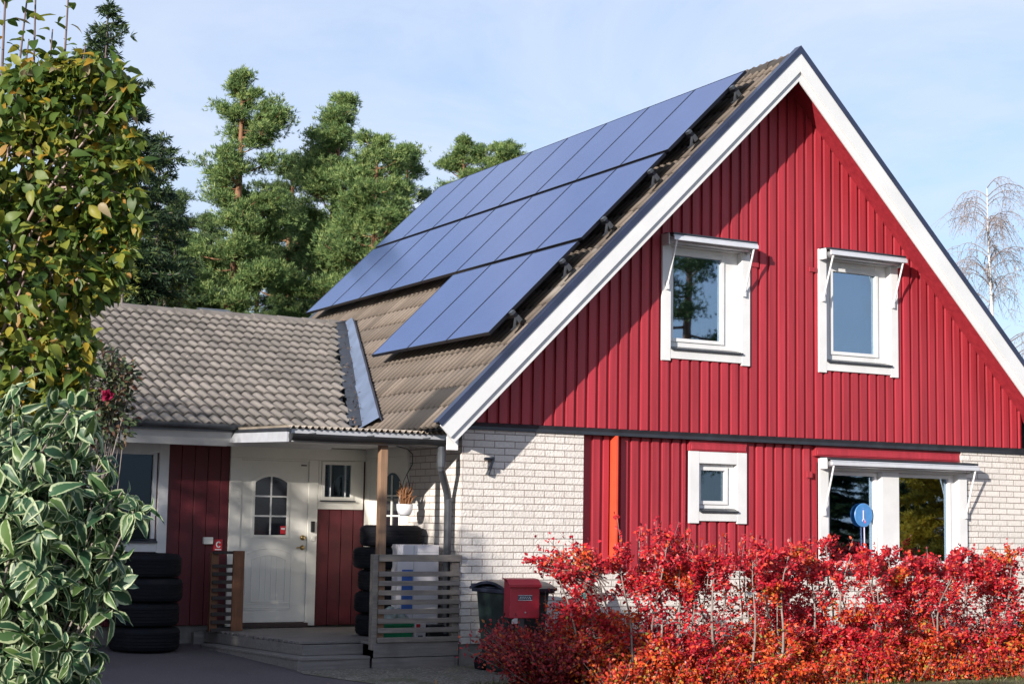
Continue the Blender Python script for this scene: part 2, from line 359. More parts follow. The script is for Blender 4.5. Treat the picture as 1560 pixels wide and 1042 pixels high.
# ------------------------------------------------------------------ camera
CR = Vector((0.8763587665, -0.4813831672, 0.0162959706)); CU = Vector((-0.0659874033, -0.0864786572, 0.9940659457)); CF = Vector((0.4771173597, 0.8722337348, 0.1075514546))
CC = Vector((-8.7315348, -17.1298072, 1.6674423))
cam = bpy.data.cameras.new('camera'); co = bpy.data.objects.new('camera', cam); col.objects.link(co)
mw = Matrix.Identity(4)
for i in range(3): mw[i][0] = CR[i]; mw[i][1] = CU[i]; mw[i][2] = -CF[i]; mw[i][3] = CC[i]
co.matrix_world = mw; cam.sensor_width = 36; cam.lens = 2508.987/1560*36; cam.clip_end = 2000; cam.clip_start = .1
sc.camera = co
def ray(u, v): return CF+CR*((u-780)/2508.987)+CU*((521-v)/2508.987)
def at(u, v, dist): return CC+ray(u, v)*dist            # real point that far in front of the lens
def atz(u, dist, z=0.0): p = CC+ray(u, 790)*dist; return Vector((p.x, p.y, z))

# ------------------------------------------------------------------ sun and sky
SUN = Vector((1.72, 1.0, -.50)).normalized()            # the way the light travels
EL = math.asin(-SUN.z); AZ = math.atan2(-SUN.x, -SUN.y)
sl = bpy.data.lights.new('sun', 'SUN'); sl.energy = 5.0; sl.angle = math.radians(.55); sl.color = (1.0, .93, .83)
so = bpy.data.objects.new('sun', sl); col.objects.link(so); so.rotation_euler = SUN.to_track_quat('-Z', 'Y').to_euler(); so.location = (-30, -20, 25)
w = bpy.data.worlds.new('World'); sc.world = w; w.use_nodes = True; nt = w.node_tree
bg = nt.nodes['Background']; bg.inputs[1].default_value = .12
sk = nt.nodes.new('ShaderNodeTexSky'); sk.sky_type = 'NISHITA'; sk.sun_disc = False; sk.sun_elevation = EL; sk.sun_rotation = AZ % (2*PI)
sk.air_density = 1.0; sk.dust_density = .6; sk.ozone_density = 4.0
tc = nt.nodes.new('ShaderNodeTexCoord'); mp = nt.nodes.new('ShaderNodeMapping'); mp.inputs['Scale'].default_value = (1.0, 1.0, 3.2); mp.inputs['Rotation'].default_value = (.15, .1, .5)
link(nt, tc.outputs['Generated'], mp.inputs['Vector'])
n1 = noise(nt, mp.outputs[0], 2.6, 8, .62); n1.inputs['Distortion'].default_value = .5
cf = ramp(nt, n1.outputs['Fac'], [(.30, (.22, .22, .22)), (.50, (.62, .62, .62)), (.72, (.92, .92, .92))])
link(nt, mixc(nt, cf, sk.outputs[0], (4.1, 4.5, 5.4)), bg.inputs[0])
sc.view_settings.view_transform = 'Standard'; sc.view_settings.look = 'None'; sc.view_settings.exposure = .72; sc.view_settings.gamma = 1

# ------------------------------------------------------------------ ground
def gz(x, y):
    if y < -1.5: return -.06
    if y > 2.7: return .11
    return -.06+(y+1.5)/4.2*.17
def sheet(name, x0, x1, ys, mat, dz, kind='structure'):
    mb = MB(); xs = [x0, x1]
    vs = [(x, y, gz(x, y)+dz) for y in ys for x in xs]
    mb.add(vs, [(2*i, 2*i+1, 2*i+3, 2*i+2) for i in range(len(ys)-1)])
    return tag(mb.build(name, mat), kind=kind)
sheet('ground', -600, 600, [-600, -1.5, 0, 2.7, 900], M['soil'], -.012)
sheet('driveway', -14, -.55, [-12, -1.5, 0, 2.7, 2.72], M['asphalt'], -.004)
g = MB(); pts = [(-1.9, .28), (-.55, -.75), (-.2, -1.1), (1.66, -1.1), (1.66, -.02), (-1.8, .75)]
tag(MB().add([(x, y, gz(x, y)+.002) for x, y in [(-2.0, -.3), (-1.4, -1.5), (1.6, -1.5), (1.6, -.01), (-2.0, -.01)]], [(0, 1, 2, 3, 4)]).build('gravel', M['gravel']), kind='structure')
tag(MB().add([(-40, -12.0, -.062), (60, -12.0, -.062), (60, -4.35, -.062), (-40, -3.9, -.062)], [(0, 1, 2, 3)]).build('road', M['road']), kind='structure')

# ------------------------------------------------------------------ house
XR, ZR, T, OV = 4.532, 7.852, .9934, .578               # ridge x, ridge top z, roof slope, gable overhang
YE = 9.45                                                # back gable
ZF = 2.808
house = empty('house', (0, 0, 0), 'two storey house with red board gable over white brick and tiled side wing', 'house')
def roof_z(x, off=0.0): return ZR-T*abs(x-XR)-off
XL, XRT = 0.0, 2*XR
# tiled roof surfaces -------------------------------------------------
def tile_sheet(name, org, du, ds, nrm, L, rows, row, wave, amp, mat, pitch_n=6, keep=None, nose=.034):
    """org: eave start; du along the eave, ds up the slope. Each row is a thick overlapping course of waved tiles"""
    org, du, ds, nrm = (np.array(q, float) for q in (org, du, ds, nrm))
    nu = int(L/wave*pitch_n)+1; u = np.linspace(0, L, nu); rng = np.random.default_rng(5)
    ph = 2*PI*u/wave
    h = amp*(1-(np.cos(ph)*.5+.5)**2.2+.10*np.sin(ph))
    V = []; F = []; UV = []
    tid = np.floor(u/(2*wave)).astype(int)
    for r in range(rows):
        jit = rng.normal(0, .004, tid.max()+2)[tid]; hj = rng.normal(0, .0025, tid.max()+2)[tid]
        s0 = r*row-.03+jit; s1 = np.full(nu, (r+1)*row+.02)
        base = r*3*nu
        for s_, off in ((s0+.055, h*.8-.022), (s0, h+nose+hj), (s1, h+.004)):
            V.append(org+u[:, None]*du+np.broadcast_to(s_, (nu,))[:, None]*ds+np.asarray(off)[:, None]*nrm)
            UV.append(np.stack([u, np.full(nu, r*row+.1)], 1))
        i = np.arange(nu-1)
        for a in (0, 1): F.append(np.stack([base+a*nu+i, base+a*nu+i+1, base+(a+1)*nu+i+1, base+(a+1)*nu+i], 1))
    V = np.concatenate(V); F = np.concatenate(F); UV = np.concatenate(UV)
    if keep is not None:
        c = V[F].mean(1); F = F[keep(c)]
    return np_mesh(name, V, F, mat, house, UV)
k = 1/math.hypot(1, T)
SL = (XR+.605)/k
nL = (-T*k, 0, k)
def mpt(s, y, off=0.0):                                   # s metres up the left slope from the eave
    return Vector((-.605+s*k+nL[0]*off, y, (ZR-T*(XR+.605))+s*k*T+nL[2]*off))
def wing_plane(y): return 2.775+(y-1.67)*.3733
VP1, VP2 = Vector((1.47, 6.94, 4.74)), Vector((-.507, 1.67, 2.775))
def keep_main(c):
    return ~((c[:, 2] < wing_plane(c[:, 1])-.06) & (c[:, 1] > 1.7) & (c[:, 1] < 6.9))
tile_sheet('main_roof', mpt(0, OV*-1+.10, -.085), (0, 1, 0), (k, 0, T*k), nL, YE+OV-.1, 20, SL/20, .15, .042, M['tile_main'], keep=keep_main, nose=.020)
kw = 1/math.hypot(1, .3733); nW = (0, -.3733*kw, kw); SW = (6.94-1.67)/kw
def keep_wing(c):
    lim = XR-(ZR-(c[:, 2]))/T; return c[:, 0] < lim-.16
tile_sheet('wing_roof', (-9.2, 1.62, 2.775-.05*.3733-.05), (1, 0, 0), (0, kw, .3733*kw), nW, 11.2, 16, (SW+.05)/16, .15, .042, M['tile_wing'], keep=keep_wing)
# slabs under the tiles
mb = MB()
mb.prism([mpt(0, -OV+.02, -.115), mpt(SL, -OV+.02, -.115), mpt(SL, -OV+.02, -.125), mpt(.2, -OV+.02, -.125)], (0, YE+2*OV-.04, 0))
rr_ = [Vector((XRT+.605, -OV+.02, ZR-.13-T*(XR+.605))), Vector((XR, -OV+.02, ZR-.13)), Vector((XR, -OV+.02, ZR-.165)), Vector((XRT+.4, -OV+.02, ZR-T*(XR+.4)-.165))]
mb.prism(rr_, (0, YE+2*OV-.04, 0))
mb.build('roof_deck', M['metal_dark'], house)
wd = [(1.75, 2.66), (6.94, 4.60), (12.2, 2.64), (12.0, 2.50), (6.94, 4.40), (1.9, 2.50)]
MB().add([(-9.1, y, z) for y, z in wd]+[(XR-(ZR-z)/T-.02, y, z) for y, z in wd], [(0, 1, 4, 5), (1, 2, 3, 4), (6, 11, 10, 7), (7, 10, 9, 8)]+[(i, 6+i, 6+(i+1) % 6, (i+1) % 6) for i in range(6)]).build('wing_roof_deck', M['soffit'], house)
# ridge caps
def caps(name, p, q, step, r, mat):
    p, q = Vector(p), Vector(q); n = int((q-p).length/step); mb = MB(); d = (q-p)/n
    side = d.normalized().cross(Vector((0, 0, 1))).normalized()
    for i in range(n):
        a = p+d*i; b = p+d*(i+1.06); jr = random.uniform(-.004, .004)
        vs = []
        for c, rr in ((a, r*1.07), (b, r*.94)):
            for t in np.linspace(-.15, PI+.15, 9): vs.append(c+side*math.cos(t)*rr+Vector((0, 0, 1))*(math.sin(t)*rr*.85+jr))
            for t in np.linspace(PI+.15, -.15, 9): vs.append(c+side*math.cos(t)*(rr-.022)+Vector((0, 0, 1))*(math.sin(t)*(rr-.022)*.85+jr))
        mb.add(vs, [(j, (j+1) % 18, 18+(j+1) % 18, 18+j) for j in range(18)]+[tuple(range(18))[::-1]])
    return mb.build(name, mat, house, smooth=False)
M['ridge'] = simple('ridge_tile', (.16, .14, .125), .85, var=.25, nscale=4, bmp=.3, bscale=30, dirt=((.10, .09, .08), 5, .6))
caps('wing_ridge', (-9.2, 6.94, 4.66), (1.5, 6.94, 4.66), .405, .13, M['ridge'])
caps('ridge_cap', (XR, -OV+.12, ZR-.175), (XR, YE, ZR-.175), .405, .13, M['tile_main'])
# metal valley on the main roof along the wing
v1 = MB(); NV = 12
for i in range(NV):
    a, b = i/NV, (i+1)/NV
    for t in (a,):
        L0 = VP1.lerp(VP2, a)+Vector((-.06, 0, -.05)); L1 = VP1.lerp(VP2, b)+Vector((-.06, 0, -.05)); R0 = Vector((1.40, 6.55, 4.742)).lerp(Vector((-.50, 1.20, 2.853)), a); R1 = Vector((1.40, 6.55, 4.742)).lerp(Vector((-.50, 1.20, 2.853)), b)
        nn = Vector(nL); lift = .012 if i % 4 == 0 else .0
        off0 = nn*(.045+lift); off1 = nn*.045
        v1.add([L0+off0, R0+off0, R1+off1, L1+off1], [(0, 1, 2, 3)])
        if i == 0: v1.add([L0+off0, R0+off0, R0-nn*.03, L0-nn*.03], [(0, 1, 2, 3)])
        v1.add([R0+off0, R1+off1, R1-nn*.02, R0-nn*.02], [(0, 1, 2, 3)])
v1.build('valley_flashing', M['flash'], house)
v2 = MB()
for i in range(NV*3):
    a, b = i/NV/3, (i+1)/NV/3
    L0 = VP1.lerp(VP2, a); L1 = VP1.lerp(VP2, b); nn = Vector(nL)*.03
    w0 = .20+random.uniform(-.02, .02)
    v2.add([L0+nn+Vector((-w0, 0, 0)), L0+nn*1.7+Vector((.03, -.04, 0)), L1+nn*1.7+Vector((.03, -.04, 0)), L1+nn+Vector((-w0, 0, 0))], [(0, 1, 2, 3)])
v2.build('valley_felt', M['blk'], house)
rng = np.random.default_rng(3)

# leaf maker ---------------------------------------------------------
def leaves(P, D, N, L, W, rng, fold=.25, curl=.25, prof=((.36, 1), (.74, .72)), wave=0.0):
    """P base points, D tip directions, N face normals (arrays) -> V, F, UV. A leaf is two halves folded at the midrib, curling to its tip"""
    n = len(P); D = D/np.linalg.norm(D, axis=1, keepdims=True); S = np.cross(D, N); S /= np.linalg.norm(S, axis=1, keepdims=True)+1e-9
    N2 = np.cross(S, D); L = np.broadcast_to(L, (n,))[:, None]; W = np.broadcast_to(W, (n,))[:, None]
    cu = (curl*rng.uniform(-.1, 1.6, n))[:, None]; fo = (fold*rng.uniform(.3, 1.6, n))[:, None]; sw = (rng.normal(0, .12, n))[:, None]
    def pt(t, s):
        wv = N2*W*wave*rng.normal(0, 1, (n, 1)) if wave and s else 0
        return P+D*L*t-N2*L*cu*t*t*.9+S*(W*s*.5+L*sw*t*t)+N2*W*abs(s)*fo*.5+wv
    rows = [pt(0, 0)]; uv = [(.5, 0)]
    for t, w_ in prof:
        for q in (-1, 0, 1): rows.append(pt(t, q*w_)); uv.append((.5+.5*q, t))
    rows.append(pt(1, 0)); uv.append((.5, 1)); m = len(prof)
    V = np.stack(rows, 1).reshape(-1, 3); k_ = 3*m+2
    tri = [[0, 2, 1], [0, 3, 2]]
    for j in range(m-1):
        a = 1+3*j; tri += [[a, a+1, a+4], [a, a+4, a+3], [a+1, a+2, a+5], [a+1, a+5, a+4]]
    a = 1+3*(m-1); tri += [[a, a+1, k_-1], [a+1, a+2, k_-1]]
    F = (np.arange(n)[:, None, None]*k_+np.array(tri)[None]).reshape(-1, 3)
    return V, F, np.tile(np.array(uv), (n, 1))
LEAF = ((.14, .55), (.32, .95), (.52, 1.0), (.72, .74), (.88, .36))
def unit(a): return a/(np.linalg.norm(a, axis=-1, keepdims=True)+1e-9)

# litter in the valley, loose flakes on the tiles
def flakes(name, P, N, size, mat, parent, rng):
    n = len(P); D = unit(rng.normal(size=(n, 3))); D = unit(D-(D*N).sum(1, keepdims=True)*N*.8)
    V, F, UV = leaves(P, D, N+rng.normal(0, .3, (n, 3)), rng.uniform(.6, 1.3, n)*size, rng.uniform(.5, 1, n)*size*.6, rng)
    return np_mesh(name, V, F, mat, parent)
tt = rng.uniform(0, 1, 150)**.7
P = np.array([VP1.lerp(VP2, float(t)) for t in tt])+np.array(nL)*.05+np.stack([rng.uniform(-.15, .03, 150), rng.uniform(-.1, .1, 150), rng.uniform(0, .03, 150)], 1)
o = flakes('fallen_leaves', P, np.tile(np.array(nL), (150, 1)), .045, M['oldlitter'], None, rng); tag(o, 'dry brown leaves caught in the metal roof valley', 'leaves', kind='stuff')

# gable boards -------------------------------------------------------
HOLES_UP = [(2.83, 4.03, 3.80, 5.20), (5.33, 6.53, 3.80, 5.24)]
def strips(x0, x1, pitch, face, yb, yf, z0, zt, holes, board=True, gapoff=0.0):
    """vertical strips: full-pitch back strips (board=False) or the raised boards, cut round the openings and along the slope"""
    mb = MB(); x = x0
    while x < x1-1e-4:
        a, b = x, min(x1, x+(face if board else pitch)); x += pitch
        cuts = sorted({a, b, *[h for H in holes for h in H[:2] if a < h < b]})
        for p, q in zip(cuts[:-1], cuts[1:]):
            m_ = (p+q)/2; iv = [(z0, None)]
            hs = sorted([H for H in holes if H[0] <= m_ <= H[1]], key=lambda H: H[2])
            segs = []; lo = z0
            for H in hs: segs.append((lo, H[2])); lo = H[3]
            segs.append((lo, None))
            for s0, s1 in segs:
                tp, tq = (zt(p), zt(q)) if s1 is None else (s1, s1)
                if max(tp, tq) <= s0+.01: continue
                tp = max(tp, s0+.001); tq = max(tq, s0+.001)
                mb.prism([(p, yf, s0), (q, yf, s0), (q, yf, tq), (p, yf, tp)], (0, yb-yf, 0))
    return mb
ztop = lambda x: roof_z(x, .1975)
XG0 = .26
strips(.10, XRT-.10, .153, .153, .045, .0, ZF-.01, ztop, HOLES_UP, False).build('gable_wall', M['red'], house)
strips(.16, XRT-.16, .153, .102, -.0005, -.036, ZF-.006, ztop, HOLES_UP).build('gable_boards', M['red'], house, bevel=.006)
# drip flashing under the gable
mb = MB(); mb.prism([(0, -.045, ZF-.012), (0, -.0, ZF+.002), (0, .03, ZF+.002), (0, .03, ZF-.09), (0, -.032, ZF-.09), (0, -.032, ZF-.05)], (XRT+.0, 0, 0))
mb.build('drip_flashing', M['metal_dark'], house)
# brick walls
LOW = (1.655, 7.80)
mb = MB()
mb.box(0, LOW[0], 0, .25, .24, ZF-.091); mb.box(LOW[1], XRT, 0, .25, .24, ZF-.091); mb.box(LOW[0], LOW[1], 0, .25, .24, 1.075)
mb.box(0, .25, .25, 9.3, .24, 2.75); mb.box(XRT-.25, XRT, .25, 9.3, .24, 2.75); mb.box(.25, XRT-.25, 9.05, 9.3, .24, 2.75)
mb.build('brick_wall', M['brick'], house)
mb = MB(); mb.box(.02, XRT-.02, .02, 9.28, -.5, .239); mb.box(-9.0, .01, 2.78, 12, -.5, .318); mb.build('plinth', M['concrete'], house)
MB().prism([(.1, 9.2, 2.7), (XRT-.1, 9.2, 2.7), (XR, 9.2, ZR-.35)], (0, .08, 0)).build('rear_gable', M['red'], house)
mb = MB(); mb.box(.26, XRT-.26, .26, 9.04, 2.72, 2.80); mb.prism([(1.0, 2.9, 2.80), (XRT-1.0, 2.9, 2.80), (XRT-1.0, 2.9, 3.9), (XR+.5, 2.9, 6.8), (XR-.5, 2.9, 6.8), (1.0, 2.9, 3.9)], (0, .1, 0)); mb.box(.26, XRT-.26, 3.6, 3.7, .24, 2.72); mb.box(4.42, 4.56, .3, 2.89, 2.81, 7.2); mb.box(4.6, 4.7, .3, 3.6, .3, 2.72); mb.build('room_walls', M['room'], house)
# recessed lower cladding
HL = [(3.30, 4.06, 1.78, 2.50), (5.33, 7.80, 1.075, 2.50)]
zc = lambda x: ZF-.0915
strips(LOW[0], LOW[1], .153, .153, .14, .10, 1.075, zc, HL, False).build('recess_wall', M['red'], house)
mb = strips(1.83, 2.06, .153, .102, .0995, .066, 1.08, zc, HL); mb2 = strips(2.235, 3.2, .153, .102, .0995, .066, 1.08, zc, HL); mb3 = strips(4.16, 5.23, .153, .102, .0995, .066, 1.08, zc, HL); mb4 = strips(3.262, 4.12, .153, .102, .0995, .066, 1.08, lambda x: 1.70, HL)
for q in (mb2, mb3, mb4): mb.add(q.v, q.f)
mb.build('recess_boards', M['red'], house, bevel=.004)
MB().box(2.09, 2.125, -.045, .0995, 1.08, ZF-.092).build('fin_board', M['red_fin'], house, bevel=.003)
for a_, b_ in ((3.235, 4.13), (5.255, 7.798)): MB().box(a_, b_, .030, .0995, 2.578, ZF-.093).box(a_+.02, b_-.02, .018, .0295, 2.595, 2.66).build('header_board', M['red'], house, bevel=.003)
mb = MB(); mb.prism([(5.20, -.07, 1.062), (5.20, .14, 1.10), (5.20, .14, 1.078), (5.20, -.07, 1.04)], (2.60, 0, 0)); mb.build('ledge', M['metal_dark'], house)

# windows ------------------------------------------------------------
def curtain(x0, x1, z0, z1, y, parent, mat, folds=9, taper=.0):
    n = 60; V = []; 
    for j, z in enumerate((z0, (z0+z1)/2, z1)):
        for i in range(n+1):
            t = i/n; sh = taper*(1-j/2)
            V.append((x0+sh*(1-t)*(x1-x0)+(x1-x0)*t, y+.025*math.sin(t*folds*2*PI)+.008*math.sin(t*31), z))
    F = [(j*(n+1)+i, j*(n+1)+i+1, (j+1)*(n+1)+i+1, (j+1)*(n+1)+i) for j in range(2) for i in range(n)]
    MB().add(V, F).build('curtain', mat, parent, smooth=True)
def window(x0, x1, z0, z1, yf, lites, cw=.13, glass='glass', rec=.10, sash=.075, sill=True, head=.13):
    """outer casing boards, deep reveal, sash frame, pane, sill. lites: glass rectangles"""
    mb = MB()
    mb.box(x0, x0+cw, yf, yf+.035, z0-.03, z1); mb.box(x1-cw, x1, yf, yf+.035, z0-.03, z1)
    mb.box(x0+cw, x1-cw, yf+.003, yf+.035, z0, z0+.115); mb.box(x0+cw, x1-cw, yf+.003, yf+.035, z1-head, z1-.002)
    wn = mb.build('window', M['white'], house, bevel=.004)
    ix0, ix1, iz0, iz1 = x0+cw, x1-cw, z0+.115, z1-head
    yr = yf+rec
    mb = MB(); e = .015
    mb.box(ix0-e, ix0, yf+.036, yr+.08, iz0, iz1); mb.box(ix1, ix1+e, yf+.036, yr+.08, iz0, iz1); mb.box(ix0-e, ix1+e, yf+.036, yr+.08, iz1, iz1+e); mb.box(ix0-e, ix1+e, yf+.036, yr+.08, iz0-e, iz0)
    mb.build('reveal', M['white'], wn)
    mb = MB(); xs = [ix0]+[q for l in lites for q in l[:2]]+[ix1]; lz0, lz1 = lites[0][2], lites[0][3]
    for i in range(0, len(xs), 2): mb.box(xs[i], xs[i+1], yr-.01, yr+.055, iz0, iz1)
    for l in lites: mb.box(l[0], l[1], yr-.008, yr+.055, iz0, lz0); mb.box(l[0], l[1], yr-.008, yr+.055, lz1, iz1)
    for l in lites:                                       # opening sash, a second step round each light
        s2 = .045
        mb.box(l[0]-s2, l[0], yr-.028, yr-.0105, lz0-s2, lz1+s2); mb.box(l[1], l[1]+s2, yr-.028, yr-.0105, lz0-s2, lz1+s2)
        mb.box(l[0], l[1], yr-.0275, yr-.0105, lz0-s2, lz0); mb.box(l[0], l[1], yr-.0275, yr-.0105, lz1, lz1+s2)
    mb.build('sash', M['white'], wn, bevel=.003)
    for l in lites:
        MB().box(l[0]-.005, l[1]+.005, yr+.018, yr+.024, lz0-.005, lz1+.005).build('pane', M[glass], wn)
    if sill:
        mb = MB(); mb.prism([(ix0, yf-.03, iz0+.012), (ix0, yr-.03, iz0+.045), (ix0, yr-.03, iz0+.03), (ix0, yf-.03, iz0-.008)], (ix1-ix0, 0, 0)); mb.build('sill', M['metal_dark'], wn)
    return wn
w1 = window(2.746, 4.111, 3.719, 5.285, -.062, [(2.965, 3.715, 3.99, 5.05)], rec=.11)
w2 = window(5.242, 6.617, 3.71, 5.33, -.062, [(5.55, 6.29, 3.985, 5.065)], rec=.11)
curtain(3.50, 3.75, 3.95, 5.1, .16, w1, M['curtain'], 3); curtain(6.04, 6.30, 3.95, 5.1, .17, w2, M['curtain'], 4, .35)
w3 = window(3.235, 4.13, 1.70, 2.575, .030, [(3.455, 3.83, 1.955, 2.34)], rec=.09, cw=.15, head=.15, glass='glass_low')
curtain(3.44, 3.84, 1.9, 2.36, .20, w3, M['room'], 4)
w4 = window(5.26, 7.86, 1.09, 2.545, -.0405, [(5.50, 6.27, 1.20, 2.335), (6.70, 7.60, 1.20, 2.365)], cw=.15, head=.15, rec=.12, glass='glass', sill=False)
MB().box(6.33, 6.63, -.035, .10, 1.2, 2.394).build('mullion', M['white'], w4, bevel=.004)
curtain(6.12, 6.28, 1.1, 2.4, .17, w4, M['curtain'], 2); curtain(7.36, 7.66, 1.1, 2.4, .18, w4, M['curtain'], 3, .15)
curtain(5.40, 6.30, 1.1, 2.45, .34, w4, M['curtain_green'], 12)

def awning(x0, x1, z1, yf, out=.23, drop=.0, arm=.62, xa=None):
    mb = MB(); mb.tube([(x0+.03, yf-.085, z1-.06), (x1-.03, yf-.085, z1-.06)], .048, 12)
    a = mb.build('awning', M['gutter_white'], house, smooth=False)
    MB().prism([(x0, yf-.0, z1+.035), (x0, yf-out+.0, z1+.012), (x0, yf-out+.0, z1-.016), (x0, yf-.0, z1+.018)], (x1-x0, 0, 0)).build('hood', M['metal_dark'], a)
    for xx in (x0, x1): MB().box(xx-.012, xx+.012, yf-.14, yf-.001, z1-.13, z1+.014).build('bracket', M['white'], a, bevel=.004)
    mb = MB(); mb.box(x0+.0, x1+.01, yf-out-.02, yf-out+.018, z1-.085, z1-.035); mb.box(x0+.0, x1+.01, yf-out-.006, yf-out+.018, z1-.031, z1-.018); mb.build('front_bar', M['alu'], a, bevel=.005)
    for xx in ((x0+.05, x1-.05) if xa is None else xa):
        mb = MB(); mb.tube([(xx, yf-out, z1-.07), (xx, yf-.03, z1-arm)], .013, 8); mb.box(xx-.018, xx+.018, yf-.04, yf, z1-arm-.06, z1-arm+.04); mb.build('arm', M['white'], a)
    return a
awning(2.755, 4.05, 5.262, -.0625); awning(5.25, 6.56, 5.306, -.0625); awning(5.27, 7.86, 2.535, -.041, out=.22, arm=.68)
for x, z in ((4.20, 5.02), (5.17, 5.04), (5.17, 2.33)): (MB().box(x-.075, x+.055, -.052, -.0365, z-.03, z+.03) if z > 3 else MB().box(x-.05, x+.04, .044, .0655, z-.04, z+.04)).build('wall_block', M['red'], house, bevel=.003)

# barge boards -------------------------------------------------------
def barge(sgn):
    def q(s, off, y): return Vector((XR-sgn*(XR+.605)+sgn*s*k, y, ZR-T*(XR+.605)+s*k*T-off))
    e0 = 0.0
    def band(y0, y1, o0, o1, name, mat, par=None, tip=0.0):
        # o = vertical offset below the top edge; the lower end is cut square to the slope
        mb = MB(); s0 = lambda o: o*k*T
        mb.prism([q(s0(o0)+tip, o0, y0), q(SL, o0, y0), q(SL, o1, y0), q(s0(o1)+tip, o1, y0)], (0, y1-y0, 0))
        return mb.build(name, mat, par or house, bevel=.003)
    b = band(-OV, -OV+.035, .075, .335, 'barge_board', M['barge'])
    band(-OV+.033, -OV+.058, .28, .455, 'barge_lath', M['barge'], b)
    mb = MB()
    mb.prism([q(0, -.012, -OV-.012), q(SL, -.012, -OV-.012), q(SL, .088, -OV-.012), q(.088*k*T, .088, -OV-.012)], (0, .011, 0))
    mb.prism([q(0, -.010, -OV-.0005), q(SL, -.010, -OV-.0005), q(SL, .004, -OV-.0005), q(0, .004, -OV-.0005)], (0, .115, 0))
    mb.build('cap', M['metal_cap'], b)
    band(-OV+.06, .044, .183, .196, 'soffit', M['red'], b, tip=.42)
    return b
barge(1); barge(-1)
MB().box(-.43, -.29, -.47, -.445, 2.445, 2.60).build('eave_box', M['soffit'], house, bevel=.004)

# wall bracket with a hook on the brick corner
mb = MB(); mb.tube([(.415, -.001, 2.39), (.40, -.03, 2.385), (.27, -.06, 2.375)], .02, 8); mb.tube([(.40, -.03, 2.385), (.36, -.05, 2.30), (.315, -.045, 2.19)], [.017, .02, .026], 8); mb.build('wall_bracket', M['gutter'], house)

# wing front wall ----------------------------------------------------
YW = 2.73
HW = [(-3.55, -2.80, 1.28, 2.42)]
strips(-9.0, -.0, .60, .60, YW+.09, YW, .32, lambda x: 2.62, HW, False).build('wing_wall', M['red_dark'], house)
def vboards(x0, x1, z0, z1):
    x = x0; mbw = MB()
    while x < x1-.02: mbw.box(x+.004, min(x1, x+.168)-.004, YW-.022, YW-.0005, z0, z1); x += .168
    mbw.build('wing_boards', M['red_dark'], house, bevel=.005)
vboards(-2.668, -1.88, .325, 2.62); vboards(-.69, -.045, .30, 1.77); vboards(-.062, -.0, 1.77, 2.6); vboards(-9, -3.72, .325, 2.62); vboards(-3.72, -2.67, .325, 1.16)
window(-3.70, -2.668, 1.215, 2.53, YW-.05, [(-3.50, -2.85, 1.33, 2.395)], cw=.12, rec=.07, glass='glass_dark', sill=True, head=.11)
mb = MB(); mb.box(-6, -2.66, YW+.4, YW+.48, .35, 2.6); mb.build('blind', M['room'], house)
# door frame and door
mb = MB(); mb.box(-1.875, -1.725, YW-.045, YW-.001, .30, 2.395); mb.box(-.825, -.695, YW-.045, YW-.001, .30, 2.395); mb.box(-1.725, -.825, YW-.044, YW-.001, 2.372, 2.395); mb.box(-1.875, -.02, YW-.047, YW-.001, 2.397, 2.55)
mb.build('door_frame', M['cream'], house, bevel=.004)
def arch(x0, x1, z0, z1, rise, n=10):
    a = [(x0, z0), (x1, z0)]
    for i in range(n+1):
        t = i/n; x = x1+(x0-x1)*t; a.append((x, z1-rise*(2*t-1)**2))
    return a
def ring(mb, x0, x1, z0, z1, rise, wd, y0, y1):
    o = arch(x0, x1, z0, z1, rise); i_ = arch(x0+wd, x1-wd, z0+wd, z1-wd, rise*.93); n = len(o)
    vs = [(x, y0, z) for x, z in o]+[(x, y0, z) for x, z in i_]+[(x, y1, z) for x, z in o]+[(x, y1, z) for x, z in i_]
    fs = []
    for j in range(n):
        q = (j+1) % n; fs += [(j, q, n+q, n+j), (j, 2*n+j, 2*n+q, q), (n+j, n+q, 3*n+q, 3*n+j)]
    mb.add(vs, fs)
mb = MB(); mb.box(-1.722, -.828, YW-.030, YW-.001, .345, 2.37)
dr = mb.build('front_door', M['cream'], house, bevel=.004)
mb = MB(); ring(mb, -1.575, -1.08, 1.40, 2.205, .08, .035, YW-.042, YW-.0305)
ring(mb, -1.64, -1.02, .50, 1.275, .07, .014, YW-.036, YW-.0305); ring(mb, -1.56, -1.10, .60, 1.19, .06, .012, YW-.036, YW-.0305); mb.box(-1.64, -1.02, YW-.035, YW-.0305, .52, .535); mb.box(-1.63, -1.03, YW-.035, YW-.0305, .575, .59)
for x in np.linspace(-1.44, -1.22, 4): mb.box(x-.004, x+.004, YW-.034, YW-.0305, .62, 1.17)
mb.build('moulding', M['cream'], dr, bevel=.002)
MB().prism([(x, YW-.034, z) for x, z in arch(-1.545, -1.11, 1.43, 2.175, .075)], (0, .0035, 0)).build('door_pane', simple('door_glass', (.012, .014, .02), .06, var=.3), dr)
mb = MB(); mb.box(-1.338, -1.318, YW-.041, YW-.0345, 1.43, 2.173)
for z in (1.672, 1.92): mb.box(-1.545, -1.339, YW-.041, YW-.0345, z-.01, z+.01); mb.box(-1.317, -1.11, YW-.041, YW-.0345, z-.01, z+.01)
mb.build('glazing_bar', M['white'], dr)
mb = MB(); mb.lathe([(0, -.03), (.028, -.03), (.032, -.012), (.034, 0)], (-.885, YW-.031, 1.405), 20, 'y'); mb.build('lock', M['brass'], dr, smooth=True)
mb = MB(); mb.lathe([(0, -.02), (.028, -.018), (.032, 0)], (-.885, YW-.031, 1.28), 20, 'y'); mb.tube([(-.885, YW-.05, 1.28), (-.885, YW-.085, 1.28), (-.93, YW-.088, 1.283), (-.985, YW-.085, 1.278)], [.012, .012, .011, .009], 8); mb.build('handle', M['brass'], dr, smooth=True)
